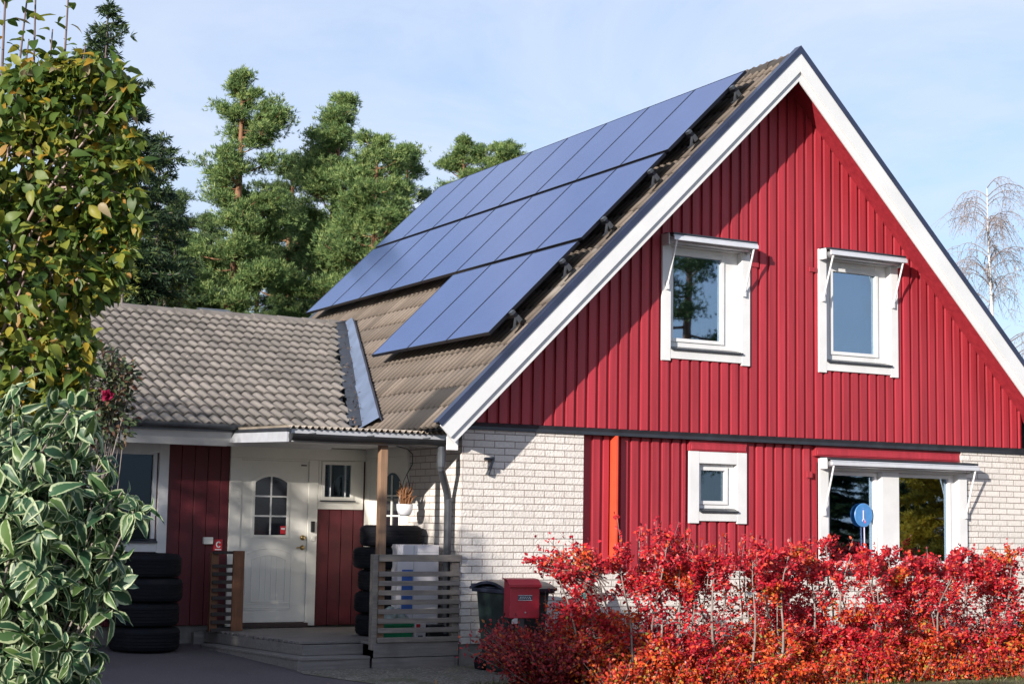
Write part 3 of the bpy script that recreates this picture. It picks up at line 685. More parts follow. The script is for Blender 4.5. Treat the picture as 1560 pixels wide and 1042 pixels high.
mb = MB(); mb.box(-1.19, -1.12, YW-.0385, YW-.0345, 1.45, 1.55); ds = mb.build('door_sticker', M['stickred'], dr); MB().box(-1.18, -1.13, YW-.0405, YW-.039, 1.505, 1.525).build('sticker_print', M['sticker'], dr)
MB().box(-1.72, -.80, YW-.09, YW-.0305, .285, .338).build('threshold', simple('threshold_wood', (.05, .03, .028), .6), dr, bevel=.004)
MB().box(-.93, -.86, YW-.045, YW-.0305, 2.315, 2.33).build('door_stop', M['blk'], dr)
# small window beside the door
mb = MB(); mb.box(-.69, -.655, YW-.043, YW-.001, 1.772, 2.395); mb.box(-.20, -.062, YW-.043, YW-.001, 1.772, 2.395); mb.box(-.655, -.20, YW-.042, YW-.001, 1.772, 1.88); mb.box(-.655, -.20, YW-.042, YW-.001, 2.39, 2.396)
sw = mb.build('window', M['cream'], house, bevel=.004)
mb = MB(); ring(mb, -.652, -.203, 1.885, 2.388, .0, .045, YW-.055, YW-.002); mb.build('sash', M['cream'], sw, bevel=.003)
MB().box(-.61, -.245, YW-.035, YW-.029, 1.925, 2.35).build('pane', M['glass_low'], sw); MB().box(-.61, -.245, YW-.006, YW-.001, 1.925, 2.35).build('back_board', M['room'], sw)
curtain(-.60, -.50, 1.93, 2.345, YW-.017, sw, M['curtain'], 1); curtain(-.40, -.29, 1.93, 2.345, YW-.017, sw, M['curtain'], 1)
MB().box(-.67, -.185, YW-.085, YW-.0435, 1.868, 1.884).build('sill', M['metal_dark'], sw)
# fittings on the wall
mb = MB(); mb.box(-.785, -.735, YW-.075, YW-.0455, 1.475, 1.615); mb.build('doorbell', M['blk'], house, bevel=.006)
mb = MB(); mb.box(-.77, -.725, YW-.06, YW-.0455, 1.36, 1.43); mb.build('switch', M['cream'], house, bevel=.004)
mb = MB(); mb.box(-2.20, -2.08, YW-.075, YW-.0225, 1.315, 1.40); mb.build('socket', M['cream'], house, bevel=.006)
mb = MB(); mb.box(-2.06, -1.95, YW-.045, YW-.0225, 1.235, 1.375); ab = mb.build('alarm_sign', M['stickred'], house, bevel=.003)
mb = MB(); pts = [(-2.0+.028*math.cos(t), YW-.047, 1.31+.032*math.sin(t)) for t in np.linspace(.7, 2*PI-.7, 12)]; mb.tube(pts, .008, 6); mb.box(-2.045, -1.965, YW-.0475, YW-.0455, 1.243, 1.256); mb.build('sign_print', M['sticker'], ab)
# side door in the brick flank, under the porch
mb = MB(); mb.box(-.04, -.001, 1.42, 1.56, .30, 2.44); mb.box(-.04, -.001, 2.56, 2.70, .30, 2.44); mb.box(-.04, -.001, 1.42, 2.70, 2.441, 2.56)
sd = mb.build('side_door', M['cream'], house, bevel=.004)
MB().box(-.022, -.001, 1.56, 2.56, .30, 2.44).build('leaf', M['cream'], sd)
MB().prism([(-.0265, y, z) for y, z in arch(1.64, 2.10, 1.45, 2.24, .10)], (.004, 0, 0)).build('door_pane', bpy.data.materials['door_glass'], sd)
mb = MB()
for y in (1.62, 1.86, 2.10): mb.box(-.04, -.0225, y-.012, y+.012, 1.43, 2.21 if y == 1.86 else 2.13)
for z in (1.44, 1.70, 1.95): mb.box(-.041, -.0225, 1.633, 1.847, z-.01, z+.01); mb.box(-.041, -.0225, 1.873, 2.087, z-.01, z+.01)
mb.build('glazing_bar', M['cream'], sd)
# eaves of the wing
mb = MB(); mb.box(-9, -2.17, 2.0, 2.03, 2.50, 2.66); mb.box(-9, -.62, 2.035, YW, 2.56, 2.60); mb.build('fascia', M['soffit'], house, bevel=.003)
def half_pipe(mb, a, b, r, n=10, thick=.004):
    a, b = Vector(a), Vector(b); d = (b-a).normalized(); side = d.cross(Vector((0, 0, 1))).normalized(); vs = []
    for c in (a, b):
        for t in np.linspace(PI, 2*PI, n): vs.append(c+side*math.cos(t)*r+Vector((0, 0, 1))*math.sin(t)*r)
        for t in np.linspace(2*PI, PI, n): vs.append(c+side*math.cos(t)*(r-thick)+Vector((0, 0, 1))*math.sin(t)*(r-thick))
    m = 2*n; mb.add(vs, [(j, (j+1) % m, m+(j+1) % m, m+j) for j in range(m)]+[tuple(range(n))[::-1], tuple(range(m, m+n))])
mb = MB(); half_pipe(mb, (-9, 1.64, 2.735), (-2.12, 1.64, 2.745), .062); mb.build('gutter', M['gutter'], house)
MB().box(-9, -1.0, 1.70, 1.74, 2.655, 2.742).build('eave_board', M['gutter'], house)

# ------------------------------------------------------------------ porch
porch = empty('porch', (-1, 1, 0), 'weathered timber porch with stepped deck, slatted rail and flat roof before the front door', 'porch')
def pin(o): o.matrix_parent_inverse = porch.matrix_world.inverted(); return o
PX, PZ = Vector((1, -1, 0)), 0
_b = MB.build
def pb(mb, name, mat, parent=None, **kw):
    if parent is None or parent is porch:
        o = mb.build(name, mat, porch, **kw); o.location = PX
        return o
    return mb.build(name, mat, parent, **kw)
mb = MB()
y = .012
while y < 2.62:                                           # deck boards run along x
    xl = -1.07 if y < .29 else -1.80-(y-.3)*.16
    mb.box(xl, -.012, y, y+.113, .252, .28); y += .119
pb(mb, 'deck', M['deck'], bevel=.004)
mb = MB(); mb.box(-1.07, -.012, -.026, -.001, .118, .279); mb.box(-1.095, -.07, -.05, -.0265, -.05, .112); mb.box(-.07, -.015, -.02, .3, -.06, .10)
mb.box(-1.80, -1.071, .276, .30, .135, .25)
mb.prism([(-1.80, .28, .135), (-2.17, 2.6, .135), (-2.15, 2.6, .135), (-1.78, .28, .135)], (0, 0, .115))
mb.prism([(-2.17, 2.61, -.05), (-2.3, 2.61, -.05), (-2.3, 2.71, -.05), (-2.17, 2.71, -.05)], (0, 0, .3))
mb.build
pb(mb, 'skirt_board', M['deck'], bevel=.004)
mb = MB(); mb.prism([(-1.96, .0, .105), (-1.10, .0, .105), (-1.10, .275, .105), (-1.79, .275, .105), (-2.14, 2.3, .105), (-2.32, 2.3, .105)], (0, 0, .028))
pb(mb, 'step', M['deck'], bevel=.004)
mb = MB(); mb.box(-1.955, -1.10, .012, .036, -.08, .1045); mb.prism([(-1.955, .04, -.08), (-2.31, 2.28, -.08), (-2.29, 2.28, -.08), (-1.93, .04, -.08)], (0, 0, .184)); mb.box(-1.972, -1.93, -.004, .0115, -.06, .10)
pb(mb, 'riser', M['deck'], bevel=.003)
pb(MB().box(-1.03, -.94, .005, .095, .28, 2.555), 'post', M['post'], bevel=.006)
# slatted rail on the front
rl = pb(MB().box(-1.10, -1.037, -.02, .07, .20, 1.262), 'railing', M['rail'], bevel=.005)
def cb(mb, name, mat, par, **kw): return mb.build(name, mat, par, **kw)
mb = MB(); mb.box(-1.04, -.0, -.058, -.021, 1.185, 1.262)
for i in range(8): z = 1.045-.105*i; mb.box(-1.036, -.012, -.045, -.021, z-.028, z+.028)
mb.build('slat', M['rail'], rl, bevel=.004)
MB().box(-.10, -.016, -.0205, .055, .28, 1.25).build('rail_post', M['rail'], rl, bevel=.004)
r2 = pb(MB().box(-1.965, -1.825, 2.20, 2.245, .28, 1.245), 'railing', M['brown'], bevel=.005)
mb = MB(); mb.box(-2.215, -1.966, 2.22, 2.26, 1.205, 1.24)
for i in range(9): z = 1.06-.096*i; mb.box(-2.215, -1.966, 2.225, 2.252, z-.022, z+.022)
mb.build('slat', M['dkwood'], r2, bevel=.003); MB().box(-2.225, -2.13, 2.262, 2.33, .28, 1.22).build('rail_post', M['brown'], r2, bevel=.004)
# flat roof: boards below, corrugated sheet on top, white verge board, fascia, gutter
mb = MB(); 
for i in range(17): x = -2.14+.122*i; mb.box(x, min(x+.116, -.03), .03, 2.66, 2.555, 2.575)
pb(mb, 'ceiling', M['soffit'])
mb = MB(); mb.prism([(-2.185, -.02, 2.487), (-2.185, 2.40, 2.55), (-2.185, 2.40, 2.665), (-2.185, -.02, 2.60)], (.035, 0, 0)); pb(mb, 'verge_board', M['gutter_white'], bevel=.003)
mb = MB(); mb.prism([(-2.19, -.03, 2.602), (-2.19, 2.40, 2.667), (-2.19, 2.40, 2.70), (-2.19, -.03, 2.645)], (.06, 0, 0)); pb(mb, 'verge_trim', M['metal_dark'])
mb = MB(); mb.box(-2.13, -.06, .0, .029, 2.49, 2.638); pb(mb, 'fascia_board', M['gutter_white'], bevel=.003)
n = 190; V = []; 
for yy, zz in ((-.05, 2.658), (2.05, 2.705)):
    for i in range(n+1): V.append((-2.19+2.14*i/n, yy, zz+.017*math.cos(2*PI*2.14*i/n/.076)))
MB().add(V+[(a, b, c-.006) for a, b, c in V], [(i, i+1, n+2+i, n+1+i) for i in range(n)]+[(i, i+1, 2*n+3+i, 2*n+2+i) for i in range(n)])
mbc = MB().add(V+[(a, b, c-.006) for a, b, c in V], [(i, i+1, n+2+i, n+1+i) for i in range(n)]+[(i, i+1, 2*n+3+i, 2*n+2+i) for i in range(n)])
M['corr'] = simple('corrugated_sheet', (.33, .28, .23), .7, var=.25, nscale=5, dirt=((.12, .10, .08), 7, .58))
pb(mbc, 'roof_sheet', M['corr'])
mb = MB(); half_pipe(mb, (-2.16, -.085, 2.580), (-.16, -.085, 2.572), .078); gt = pb(mb, 'gutter', M['blackgutter'])
for x in (-1.9, -1.2, -.5): MB().box(x-.012, x+.012, -.158, .0, 2.578, 2.592).build('strap', M['gutter'], gt)
mb = MB(); mb.tube([(-.31, -.085, 2.50), (-.31, -.082, 2.35), (-.305, -.07, 2.24), (-.13, .11, 1.98), (-.105, .14, 1.90), (-.10, .14, 1.80), (-.10, .14, .42), (-.11, .11, .34)], .045, 12)
for z in (1.90, 1.2): mb.tube([(-.10, .14, z-.02), (-.10, .14, z+.02)], .050, 12)
mb.tube([(-.31, -.085, 2.26), (-.31, -.085, 2.44)], .051, 12)
mb.build('downpipe', M['gutter'], gt, smooth=False)

# ------------------------------------------------------------------ tyres
def tyre_profile(R, r, h):
    p = [(r, .03), (r+.012, .012), (r+.05, .0), (R-.06, .004), (R-.018, .022), (R-.004, .05)]
    m = [(R, .055)]
    for z in (.30, .42, .58, .70): m += [(R, z*h-.006), (R-.009, z*h-.005), (R-.009, z*h+.005), (R, z*h+.006)]
    q = [(R, h-.055)]+[(a, h-b) for a, b in p[::-1]]
    return p+m+q+[(r-.004, h*.6), (r-.004, h*.4), (r, .03)]
def tyre(loc, R, h, label, grp, rimmed=False, rz=0.0):
    o = empty('tyre', loc, label, 'tyre', grp); o.rotation_euler = (random.uniform(-.008, .008), random.uniform(-.008, .008), rz)
    mb = MB(); mb.lathe(tyre_profile(R, R*.62, h), n=72); mb.build('tread', M['rubber'], o, smooth=False)
    if rimmed:
        mb = MB(); rr = R*.62
        mb.lathe([(rr-.002, .03), (rr-.02, .07), (.10, .10), (.0, .10)], n=36); mb.lathe([(rr-.002, h-.03), (rr-.02, h-.05), (.09, h-.03), (0, h-.03)], n=36)
        for i in range(5): a = i*2*PI/5; mb.obox((math.cos(a)*rr*.5, math.sin(a)*rr*.5, h-.022), (math.cos(a), math.sin(a), 0), (-math.sin(a), math.cos(a), 0), (0, 0, 1), rr*.42, .025, .012)
        mb.build('rim', M['rim'], o)
    return o
h = .283
for i, (dx, dy, t) in enumerate(((.0, .0, 'bottom tyre of the black stack on the asphalt under the wing window'), (-.015, .01, 'second tyre from the ground in the stack under the wing window'), (.01, -.01, 'third tyre from the ground in the stack under the wing window'), (-.01, .01, 'top tyre of the stack under the wing window, level with its sill'))):
    tyre((-3.06+dx, 2.12+dy, .085+i*h), .41, h-.004, t, 'tyres stacked under the wing window')
h = .262
for i, (dx, t) in enumerate(((.0, 'lowest tyre of the porch stack, behind the slatted rail'), (-.02, 'second tyre up in the porch stack behind the post'), (.02, 'middle tyre of the porch stack behind the slats'), (-.05, 'tyre just below the topmost one in the porch stack, jutting out left'), (.03, 'topmost tyre in the porch stack, below the hanging white pot'))):
    tyre((-.43+dx, 1.06, .281+i*h), .375, h-.004, t, 'tyres stacked on the porch', rimmed=i < 4)

# boxes and crate on the porch ---------------------------------------
bx = empty('carton', (-.33, .52, .281), 'tall white carton with blue print standing behind the slatted rail', 'box'); bx.rotation_euler[2] = math.radians(-14)
mb = MB(); mb.box(-.245, .245, -.20, .20, 0, 1.085); mb.build('carton_body', M['card'], bx, bevel=.006)
mb = MB(); mb.box(-.19, -.06, -.203, -.2005, .55, .80); mb.box(-.19, -.06, -.203, -.2005, .30, .50); mb.box(-.19, -.10, -.203, -.2005, .15, .25); mb.build('carton_print', M['blueprint'], bx)
mb = MB(); mb.box(-.03, .245, -.2025, -.2005, 1.0, 1.003); mb.box(-.055, -.05, -.2025, -.2005, .01, 1.08); mb.build('carton_seam', M['bag'], bx)
c = empty('crate', (-.71, .30, .281), 'green plastic crate full of bags on the porch deck', 'crate')
mb = MB()
for a in ((-.20, .20, -.13, -.12), (-.20, .20, .12, .13), (-.20, -.19, -.12, .12), (.19, .20, -.12, .12)): mb.box(*a, 0, .19)
mb.box(-.19, .19, -.12, .12, 0, .012); mb.box(-.215, .215, -.145, -.131, .165, .195); mb.box(-.215, .215, .131, .145, .165, .195); mb.build('tub', M['greenbox'], c, bevel=.004)
rg = np.random.default_rng(12); bm = bmesh.new(); bmesh.ops.create_icosphere(bm, subdivisions=4, radius=1)
from mathutils import noise as mn
for v in bm.verts:
    d = 1+.35*mn.noise(v.co*2.3)+.14*mn.noise(v.co*6); v.co = Vector((v.co.x*.19*d, v.co.y*.12*d, .16+v.co.z*.15*d))
me = bpy.data.meshes.new('bag'); bm.to_mesh(me); bm.free(); bg_ = finish('bag', me, M['bag'], None, True); bg_.location = (-.71, .30, .33); tag(bg_, 'crumpled clear plastic bag lying in the green crate', 'bag')
pk = MB().box(-.07, .07, -.06, .06, 0, .20).build('packet', M['card'], None, bevel=.008); pk.location = (-.42, .20, .281); tag(pk, 'small white packet with red print beside the green crate', 'packet'); MB().box(-.055, -.005, -.063, -.0605, .15, .19).build('packet_print', M['stickred'], pk); MB().box(-.03, .03, -.063, -.0605, .03, .06).build('packet_text', M['darkmark'], pk)
bt = MB().box(-.13, .13, -.09, .09, 0, .165).build('tool_box', M['blk'], None, bevel=.015); bt.location = (-.21, .19, .281); tag(bt, 'low black box on the deck under the downpipe', 'box'); MB().box(-.12, .12, -.08, .08, .166, .18).build('box_lid', M['gutter'], bt, bevel=.004)

# hanging pot ---------------------------------------------------------
hp = empty('hanging_pot', (-.30, .9, 1.70), 'white bowl pot with a dried plant hanging from the porch ceiling', 'pot')
mb = MB(); mb.lathe([(0, 0), (.05, .0), (.075, .02), (.095, .07), (.10, .14), (.094, .14), (.088, .08), (.06, .03), (0, .02)], n=28); mb.build('bowl', M['pot'], hp, smooth=True)
MB().lathe([(0, .125), (.09, .125)], n=20).build('soil', M['bark'], hp)
mb = MB()
for i in range(60):
    a = random.uniform(0, 2*PI); r = random.uniform(0, .06); L = random.uniform(.12, .32); l = random.uniform(.02, .09)
    mb.tube([(r*math.cos(a), r*math.sin(a), .12), ((r+l*.5)*math.cos(a), (r+l*.5)*math.sin(a), .12+L*.6), ((r+l)*math.cos(a+.4), (r+l)*math.sin(a+.4), .12+L*random.uniform(.6, 1))], [.006, .008, .003], 4)
mb.build('dried_plant', M['dried'], hp)
mb = MB(); mb.tube([(.09, 0, .13), (.06, 0, .35), (.02, .0, .50), (.09, 0, .62), (.09, 0, .74), (.02, 0, .80), (-.12, 0, .83), (-.2, 0, .862)], .006, 6); mb.tube([(-.09, 0, .13), (-.02, 0, .42), (.02, 0, .50)], .004, 5); mb.build('wire', M['blk'], hp)

# ------------------------------------------------------------------ mailbox and bin
ml = empty('mailbox', (.0, -1.72, -.05), 'red post box with a pitched lid on a dark post before the brick wall', 'mailbox')
ml.location = (-.08, -1.62, -.06); ml.rotation_euler[2] = math.radians(-12)
mb = MB(); mb.prism([(-.165, .11, .70), (-.165, -.11, .70), (-.165, -.11, 1.045), (-.165, .11, 1.10)], (.33, 0, 0)); mb.build('box_body', M['mailred'], ml, bevel=.006)
mb = MB(); mb.prism([(-.18, .125, 1.115), (-.18, -.03, 1.108), (-.18, -.14, 1.055), (-.18, -.14, 1.025), (-.18, -.125, 1.02), (-.18, -.125, 1.045), (-.18, -.03, 1.094), (-.18, .125, 1.10)], (.36, 0, 0)); mb.build('lid', M['mailred'], ml, bevel=.003)
mb = MB(); mb.box(-.075, .085, -.1135, -.1105, .885, .945); mb.build('name_plate', M['darkmark'], ml)
mb = MB()
mb.box(-.072, .082, -.1155, -.114, .888, .892); mb.box(-.072, .082, -.1155, -.114, .938, .942)
pp = [(-.055+.012*i, -.1148, .915+.011*(1 if i % 2 else -1)) for i in range(11)]; mb.tube(pp, .0035, 5)
mb.build('plate_print', M['sticker'], ml)
mb = MB(); mb.box(-.03, .03, -.02, .04, -.1, .70); mb.build('post', M['gutter'], ml, bevel=.004)
mb = MB(); mb.lathe([(0, -.008), (.009, -.006), (.011, 0)], (0.01, -.111, .76), 12, 'y'); mb.build('lock', M['rim'], ml)

bn = empty('wheelie_bin', (.36, -.62, -.05), 'dark green wheeled rubbish bin against the white brick wall', 'bin'); bn.rotation_euler[2] = math.radians(4)
mb = MB(); b0, b1 = (.23, .25), (.29, .33)
vs = [(-b0[0], -b0[1], .03), (b0[0], -b0[1], .03), (b0[0], b0[1], .03), (-b0[0], b0[1], .03), (-b1[0], -b1[1], .93), (b1[0], -b1[1], .93), (b1[0], b1[1], .93), (-b1[0], b1[1], .93)]
mb.add(vs, [(0, 3, 2, 1), (4, 5, 6, 7), (0, 1, 5, 4), (1, 2, 6, 5), (2, 3, 7, 6), (3, 0, 4, 7)]); mb.build('bin_body', M['bin'], bn, bevel=.03)
mb = MB(); mb.box(-.335, .335, -.36, .345, .91, .955); mb.box(-.27, .27, -.26, .25, .956, .97); mb.build('rim_edge', M['binlid'], bn, bevel=.012)
mb = MB(); V = []; n = 12
for x in (-.345, .345):
    for i in range(n+1): t = i/n; V.append((x, -.38+.76*t, .965+.075*math.sin(PI*min(1, t*1.05))**.8))
mb.add(V, [(i, i+1, n+2+i, n+1+i) for i in range(n)]); mb.add([(a, b, c-.03) for a, b, c in V], [(i, i+1, n+2+i, n+1+i) for i in range(n)])
m2 = n+1
mb.add(V+[(a, b, c-.03) for a, b, c in V], [(i, i+1, 2*m2+i+1, 2*m2+i) for i in range(n)]+[(m2+i, m2+i+1, 3*m2+i+1, 3*m2+i) for i in range(n)]+[(0, m2, 3*m2, 2*m2), (n, m2+n, 3*m2+n, 2*m2+n)])
mb.build('bin_lid', M['binlid'], bn, bevel=.006)
MB().tube([(-.28, .40, .93), (-.28, .44, .98), (.28, .44, .98), (.28, .40, .93)], .016, 8).build('bin_handle', M['binlid'], bn)
for x in (-.25, .25): MB().lathe([(0, -.03), (.09, -.03), (.10, 0), (.09, .03), (0, .03)], (0, 0, 0), 24).build('wheel', M['rubber'], bn).matrix_local = Matrix.Translation((x, .26, .10)) @ Matrix.Rotation(PI/2, 4, 'Y')
MB().box(-.20, -.10, -.312, -.300, .58, .75).build('bin_label', M['sticker'], bn); MB().box(-.19, -.11, -.3145, -.3125, .66, .73).build('label_print', M['darkmark'], bn)

# blue disc on a stake, teal furled cover
bd = empty('disc_sign', (6.082, .055, -.05), 'round blue disc on a pale stick against the left pane of the wide window', 'sign')
MB().lathe([(0, -.008), (.150, -.008), (.158, 0), (.150, .008), (0, .008)], (0, 0, 1.864), 40, 'y').build('disc', M['blue'], bd)
mb = MB(); mb.tube([(-.01, -.0095, 1.93), (-.01, -.0095, 1.80)], .011, 6); mb.tube([(-.01, -.0095, 1.955), (-.01, -.0095, 1.957)], .014, 8); mb.tube([(-.03, -.0095, 1.78), (-.01, -.0095, 1.84), (.02, -.0095, 1.78)], .007, 6); mb.build('disc_print', M['pale'], bd)
mb = MB(); mb.lathe([(0, -.002), (.018, -.001), (.018, 0)], (.015, -.0095, 1.775), 14, 'y'); mb.build('disc_spot', M['pinkmark'], bd)
MB().tube([(.02, .012, 1.72), (.03, .014, 1.25)], .009, 8).build('stake', M['pale'], bd)
tl = empty('furled_cover', (1.5, -.35, -.05), 'narrow furled teal cloth cover leaning behind the hedge end', 'cover')
mb = MB()
for i in range(5): a = i*1.26; mb.tube([(.025*math.cos(a), .025*math.sin(a), .55), (.035*math.cos(a), .035*math.sin(a), .85), (.01*math.cos(a), .01*math.sin(a), 1.03)], [.03, .022, .006], 7)
mb.build('cloth', M['teal'], tl, smooth=True); MB().tube([(0, 0, 0), (0, 0, .56)], .018, 8).build('shaft', M['gutter'], tl)

# roof vent behind the wing ridge
rv = empty('roof_vent', (-.42, 8.0, 4.15), 'low grey vent hood showing behind the wing ridge', 'vent')
MB().box(-.17, .17, -.12, .12, 0, .62).build('vent_shaft', M['gutter'], rv, bevel=.01); MB().prism([(-.26, -.2, .62), (-.26, .2, .62), (-.26, .16, .74), (-.26, 0, .79), (-.26, -.16, .74)], (.52, 0, 0)).build('vent_cap', M['gutter'], rv, bevel=.01)

# ------------------------------------------------------------------ solar panels
PW, PH, G, S0, YR, OFF = 1.132, 1.708, .045, .600, -.138, .185
PDIR = Vector((-k, 0, -T*k)); PN = Vector(nL); O0 = Vector((XR, 0, ZR))+PN*OFF
def panel(row, i, label):
    """i counts from the front gable backwards"""
    s0 = S0+row*(PH+G)+(.02 if row else 0)+(.02 if row > 1 else 0); y0 = YR+PW*i
    o = empty('solar_panel', O0+PDIR*s0+Vector((0, y0, 0)), label, 'solar panel', 'solar panels on the roof')
    m = Matrix(((0, PDIR.x, PN.x), (1, 0, 0), (0, PDIR.z, PN.z)))      # local x along the ridge, y down the slope, z off the roof
    o.rotation_euler = m.to_euler()
    gp = .006; f = .011
    mb = MB(); x0, x1, y_0, y_1 = gp, PW-gp, 0.0, PH
    for a in ((x0, x1, y_0, y_0+f), (x0, x1, y_1-f, y_1), (x0, x0+f, y_0+f, y_1-f), (x1-f, x1, y_0+f, y_1-f)): mb.box(*a, -.04, .0)
    mb.build('frame', M['solar_frame'], o)
    me = bpy.data.meshes.new('cells'); me.from_pydata([(x0+f, y_0+f, -.003), (x1-f, y_0+f, -.003), (x1-f, y_1-f, -.003), (x0+f, y_1-f, -.003), (x0+f, y_0+f, -.035), (x1-f, y_0+f, -.035), (x1-f, y_1-f, -.035), (x0+f, y_1-f, -.035)], [], [(0, 1, 2, 3), (7, 6, 5, 4)])
    uv = me.uv_layers.new(name='UVMap'); 
    for q, p in zip(uv.data, [(0, 0), (1, 0), (1, 1), (0, 1)]*2): q.uv = p
    finish('cells', me, M['solar'], o)
    return o
rown = ['top', 'middle', 'bottom']; ordn = ['first', 'second', 'third', 'fourth', 'fifth', 'sixth', 'seventh', 'eighth']
for r, n in ((0, 8), (1, 8), (2, 3)):
    for i in range(n):
        if i == n-1: t = 'dark blue solar panel farthest from the white gable edge in the %s row' % rown[r]
        elif i == 0: t = 'dark blue solar panel nearest the white gable edge in the %s row' % rown[r]
        else: t = '%s solar panel from the white gable edge in the %s row' % (ordn[i], rown[r])
        panel(r, i, t)
ri = 0
for r, n in ((0, 8), (1, 8), (2, 3)):
    for f, wd in ((.22, 'upper'), (.78, 'lower')):
        s = S0+r*(PH+G+.02)+PH*f; y0 = YR-.09; L = n*PW+.15; c = O0+PDIR*s-PN*.065
        o = empty('mounting_rail', c+Vector((0, y0, 0)), 'black clamp ended rail, %s of two under the %s solar row' % (wd, rown[r]), 'rail', 'rails under the solar panels')
        m = Matrix(((0, PDIR.x, PN.x), (1, 0, 0), (0, PDIR.z, PN.z))); o.rotation_euler = m.to_euler()
        MB().box(0, L, -.02, .02, -.022, .022).build('rail_bar', M['solar_frame'], o)
        mb = MB(); mb.box(.01, .075, -.028, .028, .0225, .06); mb.box(0, .04, -.03, .03, -.10, -.0225); mb.obox((.02, .06, -.06), (1, 0, 0), (0, .8, -.6), (0, .6, .8), .018, .06, .008); mb.obox((.02, .12, -.10), (1, 0, 0), (0, 1, 0), (0, 0, 1), .022, .04, .008)
        mb.build('clamp', M['gutter'], o)

# ------------------------------------------------------------------ vegetation
def tube_np(paths, n=5):
    """many tapered tubes -> V,F ; paths: list of (pts (m,3), radii (m,))"""
    V = []; F = []; base = 0; ang = np.linspace(0, 2*PI, n, endpoint=False)
    for pts, r in paths:
        pts = np.asarray(pts, float); r = np.asarray(r, float); m = len(pts)
        t = np.gradient(pts, axis=0); t = unit(t); ref = np.where(np.abs(t[:, 2:3]) > .9, np.array([[1., 0, 0]]), np.array([[0, 0, 1.]]))
        a = unit(np.cross(t, ref)); b = np.cross(t, a)
        V.append((pts[:, None]+r[:, None, None]*(np.cos(ang)[None, :, None]*a[:, None]+np.sin(ang)[None, :, None]*b[:, None])).reshape(-1, 3))
        i = np.arange(m-1)[:, None]*n; j = np.arange(n)[None]; jn = (j+1) % n
        F.append((base+np.stack([i+j, i+jn, i+n+jn, i+n+j], -1)).reshape(-1, 4)); base += m*n
    return np.concatenate(V), np.concatenate(F)

def tufts(C, D, size, nb, rng, width=.12, spread=.75, flat=1.0):
    """needle tufts: nb kite blades sharing one centre, spraying round D"""
    n = len(C); D = unit(D); size = np.broadcast_to(size, (n,))
    b = unit(D[:, None]*1.0+rng.normal(0, spread, (n, nb, 3))*np.array([1, 1, flat])); L = size[:, None]*rng.uniform(.6, 1.15, (n, nb))
    s = unit(np.cross(b, rng.normal(size=(n, nb, 3)))); w = L*width
    mid = C[:, None]+b*(L*.5)[..., None]; V = np.concatenate([C[:, None], (mid-s*w[..., None]), (mid+s*w[..., None]), C[:, None]+b*L[..., None]], 1)
    o = np.arange(n)[:, None]*(1+3*nb); q = np.arange(nb)[None]
    F = np.stack([np.broadcast_to(o, (n, nb)), o+1+q, o+1+2*nb+q, o+1+nb+q], -1).reshape(-1, 4)
    return V.reshape(-1, 3), F

def interp(prof, x):
    p = np.array(prof, float); return np.interp(x, p[:, 0], p[:, 1])

